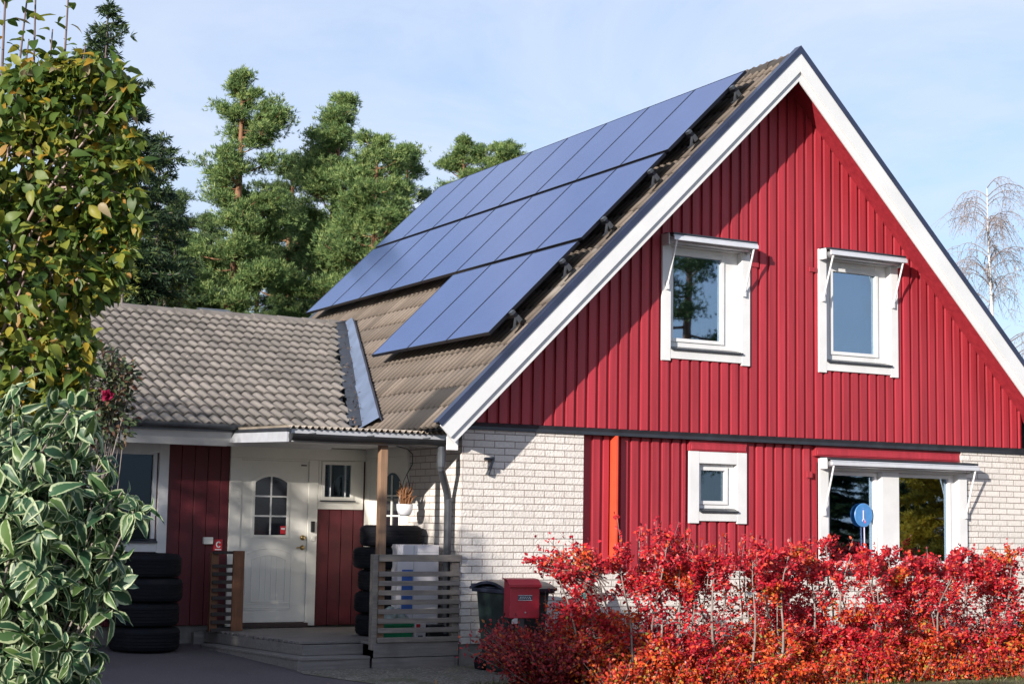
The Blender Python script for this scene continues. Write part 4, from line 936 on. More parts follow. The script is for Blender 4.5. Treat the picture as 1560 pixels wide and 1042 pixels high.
def pine(name, base, height, prof, lean, seed, label, mat='pine', group=None, dens=1.0, crown_from=.3, tsize=.14, extra={}):
    """Scots pine: prof = (height fraction, crown radius). Limbs rise and end in pads of needle tufts"""
    rng = np.random.default_rng(seed); root = empty(name, base, label, 'tree', group); H = height
    zt = np.linspace(0, 1, 14); wob = np.cumsum(rng.normal(0, .012*H/12, (14, 2)), 0)
    tp = np.stack([lean[0]*zt**1.6+wob[:, 0], lean[1]*zt**1.6+wob[:, 1], zt*H], 1); tr = .017*H*(1-zt)**.8+.02
    paths = [(tp, tr)]; C = []; D = []
    nb = int(5.6*H*dens)
    for i in range(nb):
        f = crown_from+(1-crown_from)*((i+rng.uniform(0, 1))/nb)**.9; f = min(f, .985)
        R = interp(prof, f)*rng.uniform(.5, 1.2); az = rng.uniform(0, 2*PI)
        if i in extra: f, az, R = extra[i]
        p0 = np.array([np.interp(f, zt, tp[:, q]) for q in range(3)])
        rise = (.15+.9*(f-.5))*R+rng.normal(0, .10)*R
        t = np.linspace(0, 1, 6); d = np.array([math.cos(az), math.sin(az), 0]); sd = np.array([-d[1], d[0], 0])
        pts = p0+np.outer(t*R, d)+np.outer(np.sin(t*PI)*R*rng.normal(0, .12), sd); pts[:, 2] += rise*t**1.5-.08*R*np.sin(t*PI)
        paths.append((pts, (.012+.018*R)*(1-t*.85)))
        ns = max(3, int(5.4*R**.8*dens+1))
        for j in range(ns):                                # layered pads of shoots, open underneath
            tt_ = rng.uniform(.34, 1.0)**.8; c = np.array([np.interp(tt_, t, pts[:, q]) for q in range(3)])+sd*rng.normal(0, .16*R)
            pr = (.13+.19*R**.6)*rng.uniform(.55, 1.35); nt_ = int(38*(pr/.3)**1.2)+10
            q_ = unit(rng.normal(size=(nt_, 3))); q_[:, 2] = np.abs(q_[:, 2])*1.0-.25; off = (q_*rng.uniform(.15, 1.1, (nt_, 1))+rng.normal(0, .22, (nt_, 3)))*np.array([pr, pr, pr*.8])+d*rng.uniform(-.5, .5, (nt_, 1))*pr
            C.append(c+off); D.append(np.array([0, 0, .75])+d*.45+q_*.6+rng.normal(0, .25, (nt_, 3)))
            paths.append((np.array([np.array([np.interp(max(.1, tt_-.2), t, pts[:, q]) for q in range(3)]), c+off[0]*.6]), np.array([.013, .005])))
    ft_ = np.repeat(np.linspace(.93, 1.0, 30), 5); C.append(np.stack([np.interp(ft_, zt, tp[:, q]) for q in range(3)], 1)+rng.normal(0, 1, (150, 3))*((1.0-ft_)*2.6+.03)[:, None]*np.array([1, 1, .5])); D.append(np.tile([0, 0, 1.], (150, 1))+rng.normal(0, .35, (150, 3)))
    C = np.concatenate(C); D = np.concatenate(D)
    V, F = tufts(C, D, tsize*rng.uniform(.7, 1.2, len(C)), 9, rng, .065, .6)
    np_mesh('crown', V, F, M[mat], root)
    V, F = tube_np(paths, 6); np_mesh('trunk', V, F, M['bark_pine'], root, smooth=True)
    return root

def spruce(name, base, height, prof, seed, label, mat='spruce', group=None, dens=1.0, tsize=.115, crown_from=.06):
    rng = np.random.default_rng(seed); root = empty(name, base, label, 'tree', group); H = height
    zt = np.linspace(0, 1, 8); tp = np.stack([zt*0, zt*0, zt*H], 1); paths = [(tp, .012*H*(1-zt)+.012)]; C = []; D = []
    nb = int(11*H*dens)
    for i in range(nb):
        f = min(.99, crown_from+(1-crown_from)*((i+rng.uniform(0, 1))/nb)); R = max(.12, interp(prof, f)*rng.uniform(.6, 1.15)); az = rng.uniform(0, 2*PI)
        d = np.array([math.cos(az), math.sin(az), 0]); sd = np.array([-d[1], d[0], 0]); t = np.linspace(0, 1, 6); p0 = np.array([0, 0, f*H])
        pts = p0+np.outer(t*R, d); pts[:, 2] += R*(.25*t-.62*t**1.6+.28*t**4)*(1.2-f*.9)+(.45*R*t if f > .88 else 0)
        paths.append((pts, (.008+.010*R)*(1-.8*t)))
        ns = max(5, int(R*17*dens))
        for j in range(ns):
            tq = rng.uniform(.12, 1); c = np.array([np.interp(tq, t, pts[:, q]) for q in range(3)]); sl = (.10+.30*R*(1-tq))*rng.uniform(.4, 1)*(1 if j % 2 else -1)
            m_ = max(2, int(abs(sl)/.045)); u = np.linspace(0, 1, m_)[:, None]
            tw = c+u*(sd*sl+d*abs(sl)*.6)+np.array([0, 0, -1])*u*u*abs(sl)*.55
            C.append(tw); D.append(np.tile(sd*np.sign(sl)*.7+d*.8+np.array([0, 0, -.15]), (m_, 1)))
    u = np.linspace(.86, 1, 20)[:, None]; C.append(np.concatenate([u*0, u*0, u*H], 1)); D.append(np.tile([0, 0, 1.], (20, 1)))
    C = np.concatenate(C); D = np.concatenate(D)+rng.normal(0, .15, (len(C), 3)) if False else np.concatenate(D)
    V, F = tufts(C, D, tsize*rng.uniform(.7, 1.25, len(C)), 8, rng, .085, .62)
    np_mesh('crown', V, F, M[mat], root); V, F = tube_np(paths, 5); np_mesh('trunk', V, F, M['bark'], root, smooth=True)
    return root

def copy_tree(o, loc, s, rz, label=None, group=None):
    c = o.copy(); col.objects.link(c); c.location = loc; c.scale = (s, s, s); c.rotation_euler[2] = rz
    if label: c['label'] = label
    if group: c['group'] = group
    for ch in list(o.children):
        d = ch.copy(); col.objects.link(d); d.parent = c
    return c

GP = 'conifers behind the wing roof'
def mp_(dist): return dist/2508.987
# heights are set from where each top stands above the level ground
def tree_h(v, dist): return (795-v)*mp_(dist)+1.67
pA = pine('pine_tree', atz(338, 42), tree_h(100, 42), [(.2, 1.5), (.35, 1.9), (.5, 1.75), (.65, 1.4), (.8, 1.0), (.9, .62), (.96, .32), (1, .06)], (.15, .1), 11, 'tall narrow sunlit pine with a pointed top, left of the roof', group=GP, crown_from=.16, dens=1.2, extra={66: (.865, -.5, 1.25), 68: (.88, -.42, 1.15), 70: (.895, -.6, .95)})
pB = pine('pine_tree', atz(478, 44), tree_h(132, 44), [(.2, 1.7), (.4, 1.9), (.55, 1.6), (.68, 1.3), (.78, 1.15), (.88, .95), (.95, .5), (1, .12)], (.55, .2), 23, 'pine with a bare reddish upper trunk and a leaning crown', group=GP, crown_from=.2, dens=1.25)
pC = pine('pine_tree', atz(560, 40), tree_h(205, 40), [(.2, 1.7), (.4, 1.55), (.6, 1.35), (.8, 1.1), (.92, .75), (1, .2)], (.05, 0), 37, 'bushy olive green pine against the solar panels', group=GP, crown_from=.14, dens=1.25)
pD = pine('pine_tree', atz(606, 48), tree_h(222, 48), [(.3, .9), (.6, .8), (.8, .75), (.92, .55), (1, .15)], (.1, 0), 41, 'small topped pine peeping out right of the bushy one', group=GP, crown_from=.3)
pE = pine('pine_tree', atz(697, 58), tree_h(204, 58), [(.5, 1.3), (.75, 1.1), (.88, .8), (.95, .45), (1, .1)], (-.1, 0), 53, 'pointed pine top showing over the solar panels', group='pine tops above the solar panels', crown_from=.5)
pF = pine('pine_tree', atz(742, 58), tree_h(212, 58), [(.5, 1.3), (.75, 1.2), (.88, 1.0), (.96, .75), (1, .4)], (.1, 0), 59, 'flat topped pine over the solar panels', group='pine tops above the solar panels', crown_from=.5)
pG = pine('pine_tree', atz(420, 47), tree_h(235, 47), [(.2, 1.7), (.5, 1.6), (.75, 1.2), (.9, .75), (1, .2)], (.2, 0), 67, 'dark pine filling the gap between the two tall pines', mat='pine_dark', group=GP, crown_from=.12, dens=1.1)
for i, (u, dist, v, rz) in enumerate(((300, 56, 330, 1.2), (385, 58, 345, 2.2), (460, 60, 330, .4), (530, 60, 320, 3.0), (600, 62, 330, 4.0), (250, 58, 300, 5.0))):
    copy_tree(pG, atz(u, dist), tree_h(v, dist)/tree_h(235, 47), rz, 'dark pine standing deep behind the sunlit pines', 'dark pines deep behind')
s1 = spruce('spruce_tree', atz(131, 30), tree_h(-4, 30), [(0, 2.3), (.3, 2.0), (.62, 1.6), (.74, 1.3), (.835, .92), (.90, .55), (.96, .25), (1, .04)], 71, 'tall dark spruce rising behind the fruit tree', group='spruces beside the wing', dens=1.7, tsize=.15)
s2 = spruce('spruce_tree', atz(222, 33), tree_h(205, 33), [(0, 1.5), (.4, 1.2), (.7, .8), (.9, .36), (1, .04)], 73, 'slender spruce between the fruit tree and the tall pine', group='spruces beside the wing', dens=1.6, tsize=.14)
copy_tree(s1, atz(196, 36), .78, 1.0, 'shorter dark spruce tucked behind the slender spruce', 'spruces beside the wing')
copy_tree(s2, atz(250, 40), 1.0, 2.5, 'dark spruce close beside the tall pointed pine', 'spruces beside the wing')
copy_tree(s1, atz(40, 34), .80, 2.0, 'dark spruce mostly hidden by the fruit tree leaves', 'spruces beside the wing')
s3 = spruce('spruce_tree', atz(172, 27), tree_h(372, 27), [(0, .9), (.4, .68), (.7, .42), (.9, .2), (1, .03)], 79, 'young yellow green spruce above the wing ridge by the fruit tree', 'spruce_yel', 'young spruces', tsize=.10)
copy_tree(s3, atz(262, 31), .98, 2.1, 'young yellow green spruce below the tall pointed pine', 'young spruces')
copy_tree(s3, atz(238, 34), 1.22, 4.1, 'young spruce in the dark gap beside the slender spruce', 'young spruces')

# bare birch on the right
rng = np.random.default_rng(91); bb = atz(1521, 40); bh = tree_h(268, 40)
bt_ = empty('birch_tree', bb, 'bare white stemmed birch with drooping twigs beyond the right roof slope', 'tree')
zt = np.linspace(0, 1, 10); tp = np.stack([.12*np.sin(zt*5), zt*.1, zt*bh], 1); paths = [(tp, .10*(1-zt)**1.0+.006)]; twigs = []; tips = []
for i in range(84):
    f = rng.uniform(.28, 1.0)**.8; R = (.5+2.2*(1-f)**.7)*rng.uniform(.6, 1.2); az = rng.uniform(0, 2*PI); d = np.array([math.cos(az), math.sin(az), 0]); t = np.linspace(0, 1, 6)
    p0 = np.array([np.interp(f, zt, tp[:, q]) for q in range(3)]); pts = p0+np.outer(t*R, d); pts[:, 2] += R*(1.0*t-.75*t**2.2)
    twigs.append((pts, .016*(1-.75*t)))
    for j in range(9):
        q = rng.uniform(.3, 1); c = np.array([np.interp(q, t, pts[:, a]) for a in range(3)]); L = rng.uniform(.3, 1.0); u = np.linspace(0, 1, 5)
        dd = d*rng.uniform(.1, .6)+rng.normal(0, .35, 3)*np.array([1, 1, .2]); tw = c+np.outer(u*L, dd); tw[:, 2] += L*(.12*u-.85*u**1.8); twigs.append((tw, .0065*(1-.55*u))); tips += [tw[3], tw[4], tw[2]]
        for _ in range(2):
            L2 = L*.4; c2 = tw[rng.integers(1, 4)]; tw2 = c2+np.outer(u*L2, rng.normal(0, .5, 3)); tw2[:, 2] -= L2*.6*u**1.5; twigs.append((tw2, .0045*(1-.5*u)))
V, F = tube_np(paths, 8); np_mesh('trunk', V, F, M['birch'], bt_, smooth=True)
V, F = tube_np(twigs, 3); np_mesh('branches', V, F, M['birch_twig'], bt_)
tips = np.array(tips); tips = tips[::2]+rng.normal(0, .05, (len(tips[::2]), 3)); n = len(tips)
V, F, UV = leaves(tips, rng.normal(size=(n, 3))+np.array([0, 0, -.6]), rng.normal(size=(n, 3)), .045, .03, rng); np_mesh('catkins', V, F, M['catkin'], bt_)

# broad leaved shrubs -------------------------------------------------
def blob_points(blobs, n, rng, shell=.55):
    """blobs: (centre, (rx,ry,rz), weight)"""
    w = np.array([b[2] for b in blobs], float); pick = rng.choice(len(blobs), n, p=w/w.sum())
    c = np.array([list(b[0]) for b in blobs])[pick]; r = np.array([b[1] for b in blobs])[pick]
    d = unit(rng.normal(size=(n, 3))); rad = rng.uniform(shell**3, 1, n)**(1/3)
    return c+d*r*rad[:, None], d
def branchwork(root, hubs, blobs, rng, n, r0, mat, name='branches'):
    paths = []
    for i in range(n):
        b = blobs[i % len(blobs)]; e = np.array(b[0])+unit(rng.normal(size=3))*np.array(b[1])*rng.uniform(.3, .95); s = np.array(hubs[i % len(hubs)])
        t = np.linspace(0, 1, 7)[:, None]; m_ = s+(e-s)*t; m_[:, 2] += np.sin(t[:, 0]*PI)*rng.uniform(-.02, .12); m_ += np.sin(t*PI)*rng.normal(0, .05, 3)
        paths.append((m_, r0*(1-.8*t[:, 0])))
    V, F = tube_np(paths, 5); return np_mesh(name, V, F, M[mat], root, smooth=True)
def AT(u, v, dist, back=0.0): p = at(u, v, dist); return (p.x, p.y, p.z)

# fruit tree, near left
FD = 6.8; q = FD/2508.987; rng = np.random.default_rng(101)
ft = empty('fruit_tree', (0, 0, 0), 'leafy green fruit tree with yellowing leaves and upright shoots at the left edge', 'tree')
fb = [(AT(45, 250, FD), (110*q, .40, 110*q), 4.4), (AT(10, 400, FD), (140*q, .5, 140*q), 5.4), (AT(105, 170, FD), (70*q, .26, 55*q), 1.7), (AT(128, 300, FD), (48*q, .3, 90*q), 2.2), (AT(40, 540, FD), (75*q, .35, 70*q), 2.2), (AT(100, 400, FD), (62*q, .3, 80*q), 2.0),
      (AT(-120, 300, FD), (150*q, .6, 220*q), 6), (AT(-130, 560, FD), (150*q, .6, 150*q), 4), (AT(15, 165, FD), (60*q, .3, 55*q), 1.3), (AT(95, 490, FD), (45*q, .25, 50*q), .9)]
fb += [(AT(u, v, FD-.1), (r*q, .10, r*q*.7), .26) for u, v, r in ((172, 118, 26), (190, 140, 14), (180, 330, 18), (165, 235, 22), (180, 385, 20), (150, 440, 26), (120, 520, 26), (80, 590, 28), (160, 185, 20), (95, 130, 30), (170, 300, 16), (40, 600, 30), (10, 620, 60), (60, 640, 50), (100, 610, 30), (30, 660, 50), (110, 560, 26),  (195, 215, 10), (150, 350, 26), (70, 105, 22), (40, 118, 26), (110, 108, 18), (140, 98, 12), (205, 255, 9), (196, 300, 10), (204, 345, 9), (172, 420, 14), (186, 165, 12))]
n = 7600; P, d = blob_points(fb, n, rng, .15)
D = d*.7+np.array([0, 0, -.25])+rng.normal(0, .55, (n, 3)); N = np.array([-.35, -.35, .8])+rng.normal(0, .5, (n, 3))
LL = rng.uniform(.036, .076, n)
V, F, UV = leaves(P, D, N, LL, LL*.58, rng, .4, .55, LEAF, .04)
sh = []; tw = []
for (u, v0, v1, lean) in ((14, 230, -60, 34), (48, 240, -80, 8), (92, 190, -70, 16), (30, 170, 60, 14), (70, 190, 45, 10), (116, 170, 70, 14), (128, 190, 105, 30), (60, 170, 100, -16), (80, 180, 95, 22), (68, 430, 150, -22), (150, 200, 70, 12), (140, 260, 85, 22), (95, 190, 125, 8), (2, 130, -90, 10)):
    a = np.array(AT(u, v0, FD)); b = np.array(AT(u+lean, v1, FD)); m_ = 11; t = np.linspace(0, 1, m_)[:, None]; pts = a+(b-a)*t; tw.append((pts, .0065*(1-.6*t[:, 0])))
    nl = max(6, int(np.linalg.norm(b-a)/.030))
    for j in range(nl):
        c = a+(b-a)*(j+.5)/nl; an = j*2.4+rng.uniform(-.4, .4); dd = np.array([math.cos(an), math.sin(an), rng.uniform(-.15, .35)]); l = rng.uniform(.05, .08); sh.append((c+dd*.015, dd, l))
sp = np.array([s[0] for s in sh]); sd_ = np.array([s[1] for s in sh]); sl_ = np.array([s[2] for s in sh])
V2, F2, _ = leaves(sp, sd_, np.array([0, 0, 1.])+rng.normal(0, .3, (len(sp), 3)), sl_, sl_*.55, rng, .35, .5, LEAF, .04)
np_mesh('foliage', np.concatenate([V, V2]), np.concatenate([F, F2+len(V)]), M['fruit'], ft, smooth=True)
tb = atz(-60, FD+.15); hub = [AT(-40, 600, FD+.1), AT(10, 430, FD+.1), AT(40, 330, FD+.1), AT(-60, 420, FD+.15)]
tw += [(np.array([(tb.x, tb.y, -.1), AT(-55, 800, FD+.12), hub[0]]), np.array([.07, .06, .05])), (np.array([hub[0], hub[3], AT(-60, 250, FD)]), np.array([.05, .03, .015])), (np.array([hub[0], hub[1], hub[2], AT(60, 200, FD)]), np.array([.045, .03, .02, .008]))]
V, F = tube_np(tw, 7); np_mesh('shoots', V, F, M['twig'], ft, smooth=True)
branchwork(ft, hub, fb, rng, 70, .010, 'bark_pink')

# variegated dogwood, nearest
DD = 5.0; q = DD/2508.987; rng = np.random.default_rng(113)
dw = empty('dogwood_shrub', (0, 0, 0), 'variegated shrub with white edged green leaves in the lower left foreground', 'shrub')
db = [(AT(20, 700, DD), (95*q, .22, 70*q), 2.6), (AT(60, 775, DD), (105*q, .25, 70*q), 3.2), (AT(35, 880, DD), (105*q, .28, 95*q), 3.4), (AT(80, 870, DD), (75*q, .22, 80*q), 2.4), (AT(20, 1010, DD), (95*q, .28, 90*q), 3), (AT(60, 970, DD), (80*q, .25, 70*q), 2),
      (AT(-120, 850, DD), (150*q, .4, 260*q), 5), (AT(-40, 1150, DD+.1), (150*q, .35, 140*q), 3), (AT(-40, 1350, DD+.1), (150*q, .3, 200*q), 2)]+[(AT(u, v, DD-.04), (r*q, .07, r*q*.6), .17) for u, v, r in ((178, 760, 30), (200, 778, 18), (140, 700, 30), (165, 850, 24), (120, 655, 26), (150, 800, 30), (150, 930, 24), (120, 990, 30), (95, 625, 30), (40, 612, 40), (130, 880, 36), (160, 895, 18), (110, 1030, 30))]
nr = 1000; C0, d = blob_points(db, nr, rng, .25); per = 5
P = np.repeat(C0, per, 0); dR = np.repeat(d, per, 0); n = len(P)
an = np.tile(np.arange(per)*2.4, nr)+np.repeat(rng.uniform(0, 6.3, nr), per)
ax = unit(dR*.6+np.array([-.05, -.15, .5])); e1 = unit(np.cross(ax, np.array([.3, .9, .1]))); e2 = np.cross(ax, e1)
D = unit(e1*np.cos(an)[:, None]+e2*np.sin(an)[:, None])*.9+dR*.5+np.array([0, 0, -.42])+rng.normal(0, .38, (n, 3))
LL = rng.uniform(.030, .088, n); P = P+unit(D)*.012
V, F, UV = leaves(P, D, ax+rng.normal(0, .45, (n, 3)), LL, LL*rng.uniform(.38, .56, n), rng, .5, .75, LEAF, .06); np_mesh('foliage', V, F, M['dogwood'], dw, uv=UV, smooth=True)
db0 = atz(-20, DD+.1, -.1); hubs = [(db0.x, db0.y, .3), (db0.x+.08, db0.y+.05, .6), (db0.x-.15, db0.y, .9)]
branchwork(dw, hubs, db, rng, 60, .009, 'stem', 'stems'); V, F = tube_np([(np.array([(db0.x+a, db0.y, -.1), (db0.x+a*.5, db0.y, .95)]), np.array([.015, .01])) for a in (-.15, -.05, .06, .14)], 6); np_mesh('stem_base', V, F, M['stem'], dw)

# bronze rose bush in between
RD = 11.0; q = RD/2508.987; rng = np.random.default_rng(127)
rb = empty('rose_bush', (0, 0, 0), 'bronze leaved rose bush with one crimson bloom against the tiled wing roof', 'shrub')
rbl = [(AT(165, 590, RD), (46*q, .22, 50*q), 3), (AT(130, 560, RD), (55*q, .25, 45*q), 3), (AT(110, 640, RD), (80*q, .3, 60*q), 3), (AT(168, 640, RD), (36*q, .2, 40*q), 2), (AT(90, 760, RD), (80*q, .35, 110*q), 4), (AT(70, 920, RD), (80*q, .3, 150*q), 4), (AT(188, 575, RD), (24*q, .12, 28*q), 1)]
n = 3000; P, d = blob_points(rbl, n, rng, .3); LL = rng.uniform(.035, .065, n)
V, F, UV = leaves(P, d+np.array([0, 0, -.1])+rng.normal(0, .6, (n, 3)), np.array([-.3, -.3, .8])+rng.normal(0, .5, (n, 3)), LL, LL*.5, rng, .3, .3); np_mesh('foliage', V, F, M['rose'], rb, smooth=True)
rb0 = atz(95, RD, -.05); branchwork(rb, [(rb0.x, rb0.y, .0), (rb0.x+.1, rb0.y, .0), (rb0.x+.05, rb0.y-.05, .9)], rbl, rng, 45, .008, 'stem', 'stems')
n = 26; bc = np.array(AT(163, 603, RD-.22)); dd = unit(rng.normal(size=(n, 3))+np.array([0, -.5, .3])); V, F, UV = leaves(bc+dd*.005, dd, rng.normal(size=(n, 3)), .042, .04, rng, .3, .5); np_mesh('bloom', V, F, M['bloom'], rb, smooth=True)

# autumn hedge along the gable ---------------------------------------
rng = np.random.default_rng(131)
hd = empty('autumn_hedge', (3, -2.3, -.06), 'long trimmed hedge of small scarlet and orange leaves before the gable', 'hedge')
HX0, HX1, HY = -.05, 8.8, -2.38
stems = []; LP = []; LD = []; kind = []
def top_h(x): return 1.40+.05*math.sin(x*2.3)+.035*math.sin(x*7.1+1)+(.06 if .9 < x < 2.2 else 0)-(.0 if x > 0.5 else (.5-x)*.25)
ns = 92
for i in range(ns):
    x0 = HX0+.45+(HX1-HX0-.3)*(i+rng.uniform(-.4, .4))/ns; y0 = HY+rng.normal(0, .17); lean = rng.normal(0, .20)-(.30 if x0 < .9 else 0); nseg = 8; t = np.linspace(0, 1, nseg)
    h_ = top_h(x0)*rng.uniform(.88, 1.0)+.05
    px = x0+lean*t+.035*np.sin(t*rng.uniform(4, 9)+rng.uniform(0, 6)); py = y0+rng.normal(0, .16)*t+.03*np.sin(t*7+i); pz = -.07+t*h_
    pts = np.stack([px, py, pz], 1); stems.append((pts, rng.uniform(.012, .023)*(1-.72*t)))
    for j in range(int(rng.integers(24, 32))):
        f = rng.uniform(.03, 1.0) if j % 4 else rng.uniform(.02, .3); c = np.array([np.interp(f, t, pts[:, a]) for a in range(3)]); L = rng.uniform(.12, .38)*(1.15-.55*f) if f < .75 else rng.uniform(.10, .26)
        az = rng.uniform(0, 2*PI); dr_ = np.array([math.cos(az), math.sin(az)*.9, rng.uniform(.1, .9)]); u = np.linspace(0, 1, 5); b = c+np.outer(u*L, dr_)+np.outer(np.sin(u*PI)*L*.1, rng.normal(size=3)); lim = top_h(c[0])+.03
        b[:, 2] = np.minimum(b[:, 2], lim+rng.uniform(-.03, .04)); stems.append((b, .0042*(1-.6*u)))
        z = b[-1, 2]; gp = .5+.5*math.sin(c[0]*2.9+1.3*math.sin(c[0]*1.7)); lo_ = .55+.22*math.sin(c[0]*1.9+.6); hi_ = .98+.10*math.sin(c[0]*3.7)
        dens = 95 if z > hi_ else (20+30*gp if z > lo_ else 62)
        m_ = rng.poisson(dens*L/.24); s = rng.uniform(.25, 1.05, m_)
        q_ = np.stack([np.interp(s, u, b[:, a]) for a in range(3)], 1)+rng.normal(0, .026, (m_, 3)); LP.append(q_); LD.append(np.tile(dr_, (m_, 1))+rng.normal(0, .8, (m_, 3)))
for i in range(40):                                        # a few shoots left above the cut, and sprays at the left end
    x0 = rng.uniform(.3, 8.5) if i > 24 else rng.uniform(.9, 2.6); L = rng.uniform(.05, .20)*(1.2 if i < 24 else .6); z0 = top_h(x0)-.08; u = np.linspace(0, 1, 5)
    pts = np.array([x0, HY+rng.normal(0, .2), z0])+np.outer(u*(L+.08), np.array([rng.normal(0, .12), rng.normal(0, .1), 1])); stems.append((pts, .0034*(1-.5*u))); m_ = int(L*70)+3
    s = rng.uniform(.1, 1, m_); LP.append(np.stack([np.interp(s, u, pts[:, a]) for a in range(3)], 1)+rng.normal(0, .012, (m_, 3))); LD.append(np.tile([0, 0, 1.], (m_, 1))+rng.normal(0, .8, (m_, 3)))
for i in range(16):
    s0 = np.array([.45, HY+rng.normal(0, .1), rng.uniform(.7, 1.1)]); e = np.array([rng.uniform(-.28, .3), HY+rng.normal(0, .18), rng.uniform(1.15, 1.5)]); u = np.linspace(0, 1, 6); pts = s0+np.outer(u, e-s0); pts[:, 2] += .05*np.sin(u*PI); stems.append((pts, .008*(1-.7*u))); m_ = 46
    s = rng.uniform(.45, 1.04, m_); LP.append(np.stack([np.interp(s, u, pts[:, a]) for a in range(3)], 1)+rng.normal(0, .04, (m_, 3))); LD.append(rng.normal(0, 1, (m_, 3)))
for i in range(420):                                       # low skirt of shoots hides the foot of the hedge
    x0 = rng.uniform(.3, 8.7); y0 = HY-rng.uniform(.12, .42); L = rng.uniform(.12, .34); u = np.linspace(0, 1, 4)
    pts = np.array([x0, y0, -.06])+np.outer(u*L, np.array([rng.normal(0, .4), rng.normal(-.1, .3), 1])); stems.append((pts, .0035*(1-.5*u))); m_ = 34
    s = rng.uniform(.05, 1.05, m_); LP.append(np.stack([np.interp(s, u, pts[:, a]) for a in range(3)], 1)+rng.normal(0, .045, (m_, 3))); LD.append(rng.normal(0, 1, (m_, 3)))
LP = np.concatenate(LP); LD = np.concatenate(LD); LP[:, 2] = np.maximum(LP[:, 2], -.05); n = len(LP); NN = np.array([-.5, -.5, .55])+rng.normal(0, .6, (n, 3)); LL = rng.uniform(.028, .052, n)
low = (LP[:, 2] < .36+.18*np.sin(LP[:, 0]*3.1)+.1*np.sin(LP[:, 0]*8)+rng.normal(0, .12, n)) | ((np.sin(LP[:, 0]*5.3+1)*np.sin(LP[:, 2]*6+LP[:, 0]) > .72))
for msk, mt, nm in ((~low, 'hedge', 'foliage'), (low, 'hedge_o', 'orange_foliage')):
    V, F, UV = leaves(LP[msk], LD[msk], NN[msk], LL[msk], LL[msk]*.62, rng, .25, .35); np_mesh(nm, V-np.array([3, -2.3, -.06]), F, M[mt], hd, smooth=True)
V, F = tube_np(stems, 4); np_mesh('stems', V-np.array([3, -2.3, -.06]), F, M['stem'], hd)

# low red shrub round the post box
rng = np.random.default_rng(137); lx, ly = .05, -1.95
lx = .12; ls = empty('red_shrub', (lx, ly, -.06), 'low spreading shrub of dark crimson leaves round the red post box', 'shrub'); stems = []; LP = []; LD = []
for i in range(230):
    a = rng.uniform(0, 2*PI); R = rng.uniform(.1, .78); H_ = rng.uniform(.32, .78)*(1.1-.35*R); 
    x = R*math.cos(a)*1.1+(.15 if i % 3 == 0 else 0); y = R*math.sin(a)*.75
    if abs(x+.13) < .22 and H_ > .5 and y < .3: H_ = .5
    u = np.linspace(0, 1, 6); pts = np.stack([x*u**1.2+x*.25, y*u**1.2, H_*u-.02], 1)+np.outer(np.sin(u*PI), rng.normal(0, .03, 3)); stems.append((pts, .006*(1-.6*u)))
    m_ = 95; s = rng.uniform(.12, 1.03, m_); LP.append(np.stack([np.interp(s, u, pts[:, b]) for b in range(3)], 1)+rng.normal(0, .055, (m_, 3))); LD.append(np.tile(pts[-1]-pts[2], (m_, 1))+rng.normal(0, .5, (m_, 3)))
for i in range(14):
    x = rng.uniform(.28, .62); y = rng.uniform(-.1, .5); H_ = rng.uniform(.7, 1.12); u = np.linspace(0, 1, 6); pts = np.stack([x-.05+.12*u*rng.normal(), y+.1*u*rng.normal(), H_*u], 1); stems.append((pts, .006*(1-.6*u))); m_ = 40
    s = rng.uniform(.35, 1.0, m_); LP.append(np.stack([np.interp(s, u, pts[:, b]) for b in range(3)], 1)+rng.normal(0, .045, (m_, 3))); LD.append(rng.normal(0, 1, (m_, 3)))
LP = np.concatenate(LP); LD = np.concatenate(LD); n = len(LP); LL = rng.uniform(.026, .052, n)
V, F, UV = leaves(LP, LD, np.array([-.3, -.6, .6])+rng.normal(0, .5, (n, 3)), LL, LL*.55, rng, .25, .35); np_mesh('foliage', V, F, M['hedge_d'], ls, smooth=True); V, F = tube_np(stems, 4); np_mesh('stems', V, F, M['stem'], ls)

# grass on the verge
rng = np.random.default_rng(139); n = 16000; x = rng.uniform(-.6, 9.5, n); y = rng.uniform(-3.95, -1.4, n); kp = rng.uniform(0, 1, n) < np.clip(.35+.65*np.sin(x*3)*np.sin(y*5), .1, 1); x, y = x[kp], y[kp]; n = len(x)
P = np.stack([x, y, np.full(n, -.075)], 1); D = np.array([0, 0, 1.])+rng.normal(0, .6, (n, 3)); LL = rng.uniform(.03, .085, n)
V, F, UV = leaves(P, D, rng.normal(size=(n, 3)), LL, .008, rng, .1, .6); tag(np_mesh('grass', V, F, M['grassb']), 'short patchy autumn grass along the hedge foot', 'grass', kind='stuff')
n = 900; P = np.stack([rng.uniform(-4.5, 9, n), rng.uniform(-4.2, -.9, n), np.full(n, -.05)], 1)
o = flakes('leaf_litter', P, np.tile([0., 0, 1.], (n, 1)), .05, M['litter'], None, rng); tag(o, 'scattered fallen leaves on gravel and verge', 'leaves', kind='stuff')

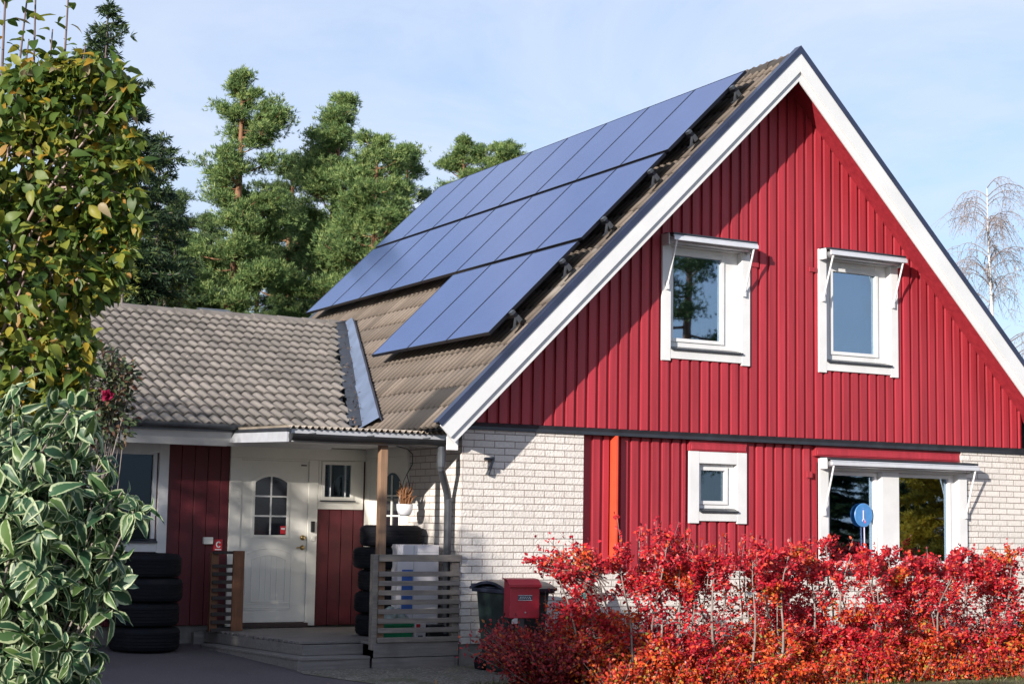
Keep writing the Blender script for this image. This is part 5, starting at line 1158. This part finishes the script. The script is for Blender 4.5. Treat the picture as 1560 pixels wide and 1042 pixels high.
# growth across the street, outside the frame: shades the porch and shows in the panes
def broad(name, loc, R, h, seed, label, mat, n=9000, group=None, ls=.11):
    rng = np.random.default_rng(seed); o = empty(name, loc, label, 'tree', group)
    bl = [((rng.normal(0, R*.38), rng.normal(0, R*.38), rng.uniform(.28, .8)*h), (R*.62, R*.62, h*.26), 1) for _ in range(9)]+[((0, 0, h*.45), (R*.85, R*.85, h*.45), 4), ((0, 0, h*.82), (R*.5, R*.5, h*.17), 1)]
    P, d = blob_points(bl, n, rng, .3); LL = rng.uniform(.7, 1.3, n)*ls
    V, F, UV = leaves(P, d+rng.normal(0, .7, (n, 3)), rng.normal(size=(n, 3)), LL, LL*.6, rng); np_mesh('crown', V, F, M[mat], o)
    V, F = tube_np([(np.array([(0, 0, -.1), (.05, 0, h*.4), (0, .05, h*.8)]), np.array([.16, .12, .03]))], 8); np_mesh('trunk', V, F, M['bark'], o); return o
GS = 'trees shading the porch'
broad('garden_tree', (-14.4, -4.2, -.06), 2.9, 6.5, 5, 'tallest dense garden tree left of the driveway, outside the view', 'hedgegreen', 34000, GS)
broad('garden_tree', (-12.3, -6.2, -.06), 2.0, 4.95, 6, 'middle sized garden tree left of the driveway, outside the view', 'hedgegreen', 26000, GS)
broad('garden_tree', (-11.2, -8.0, -.06), 1.5, 4.6, 8, 'smallest garden tree left of the driveway, outside the view', 'hedgegreen', 18000, GS)
pr_ = pine('pine_tree', (19.5, -23.5, 0), 12.5, [(.2, 2.0), (.5, 2.3), (.75, 1.8), (.9, 1.0), (1, .2)], (.2, 0), 151, 'big pine across the street, mirrored in the left upper pane', 'pine_dark', crown_from=.25, dens=.62)
lr = spruce('larch_tree', (21.9, -14.8, 0), 7.0, [(0, 2.2), (.4, 1.9), (.7, 1.1), (.9, .5), (1, .05)], 157, 'yellow larch across the street, mirrored in the wide window', 'larch', tsize=.2)
for i, (x, y, s) in enumerate(((18.0, -15.4, .5), (26, -22, .55), (31, -26, .6))):
    c_ = copy_tree(s1, (x, y, 0), s, i, ['small dark spruce across the street beside the yellow larch', 'dark spruce across the street behind the larch', 'farthest dark spruce across the street'][i], 'spruces across the street')
    if i == 0: c_.scale = (.9, .9, .46)  # added spruce, widened and flattened so the left pane mirrors something dark
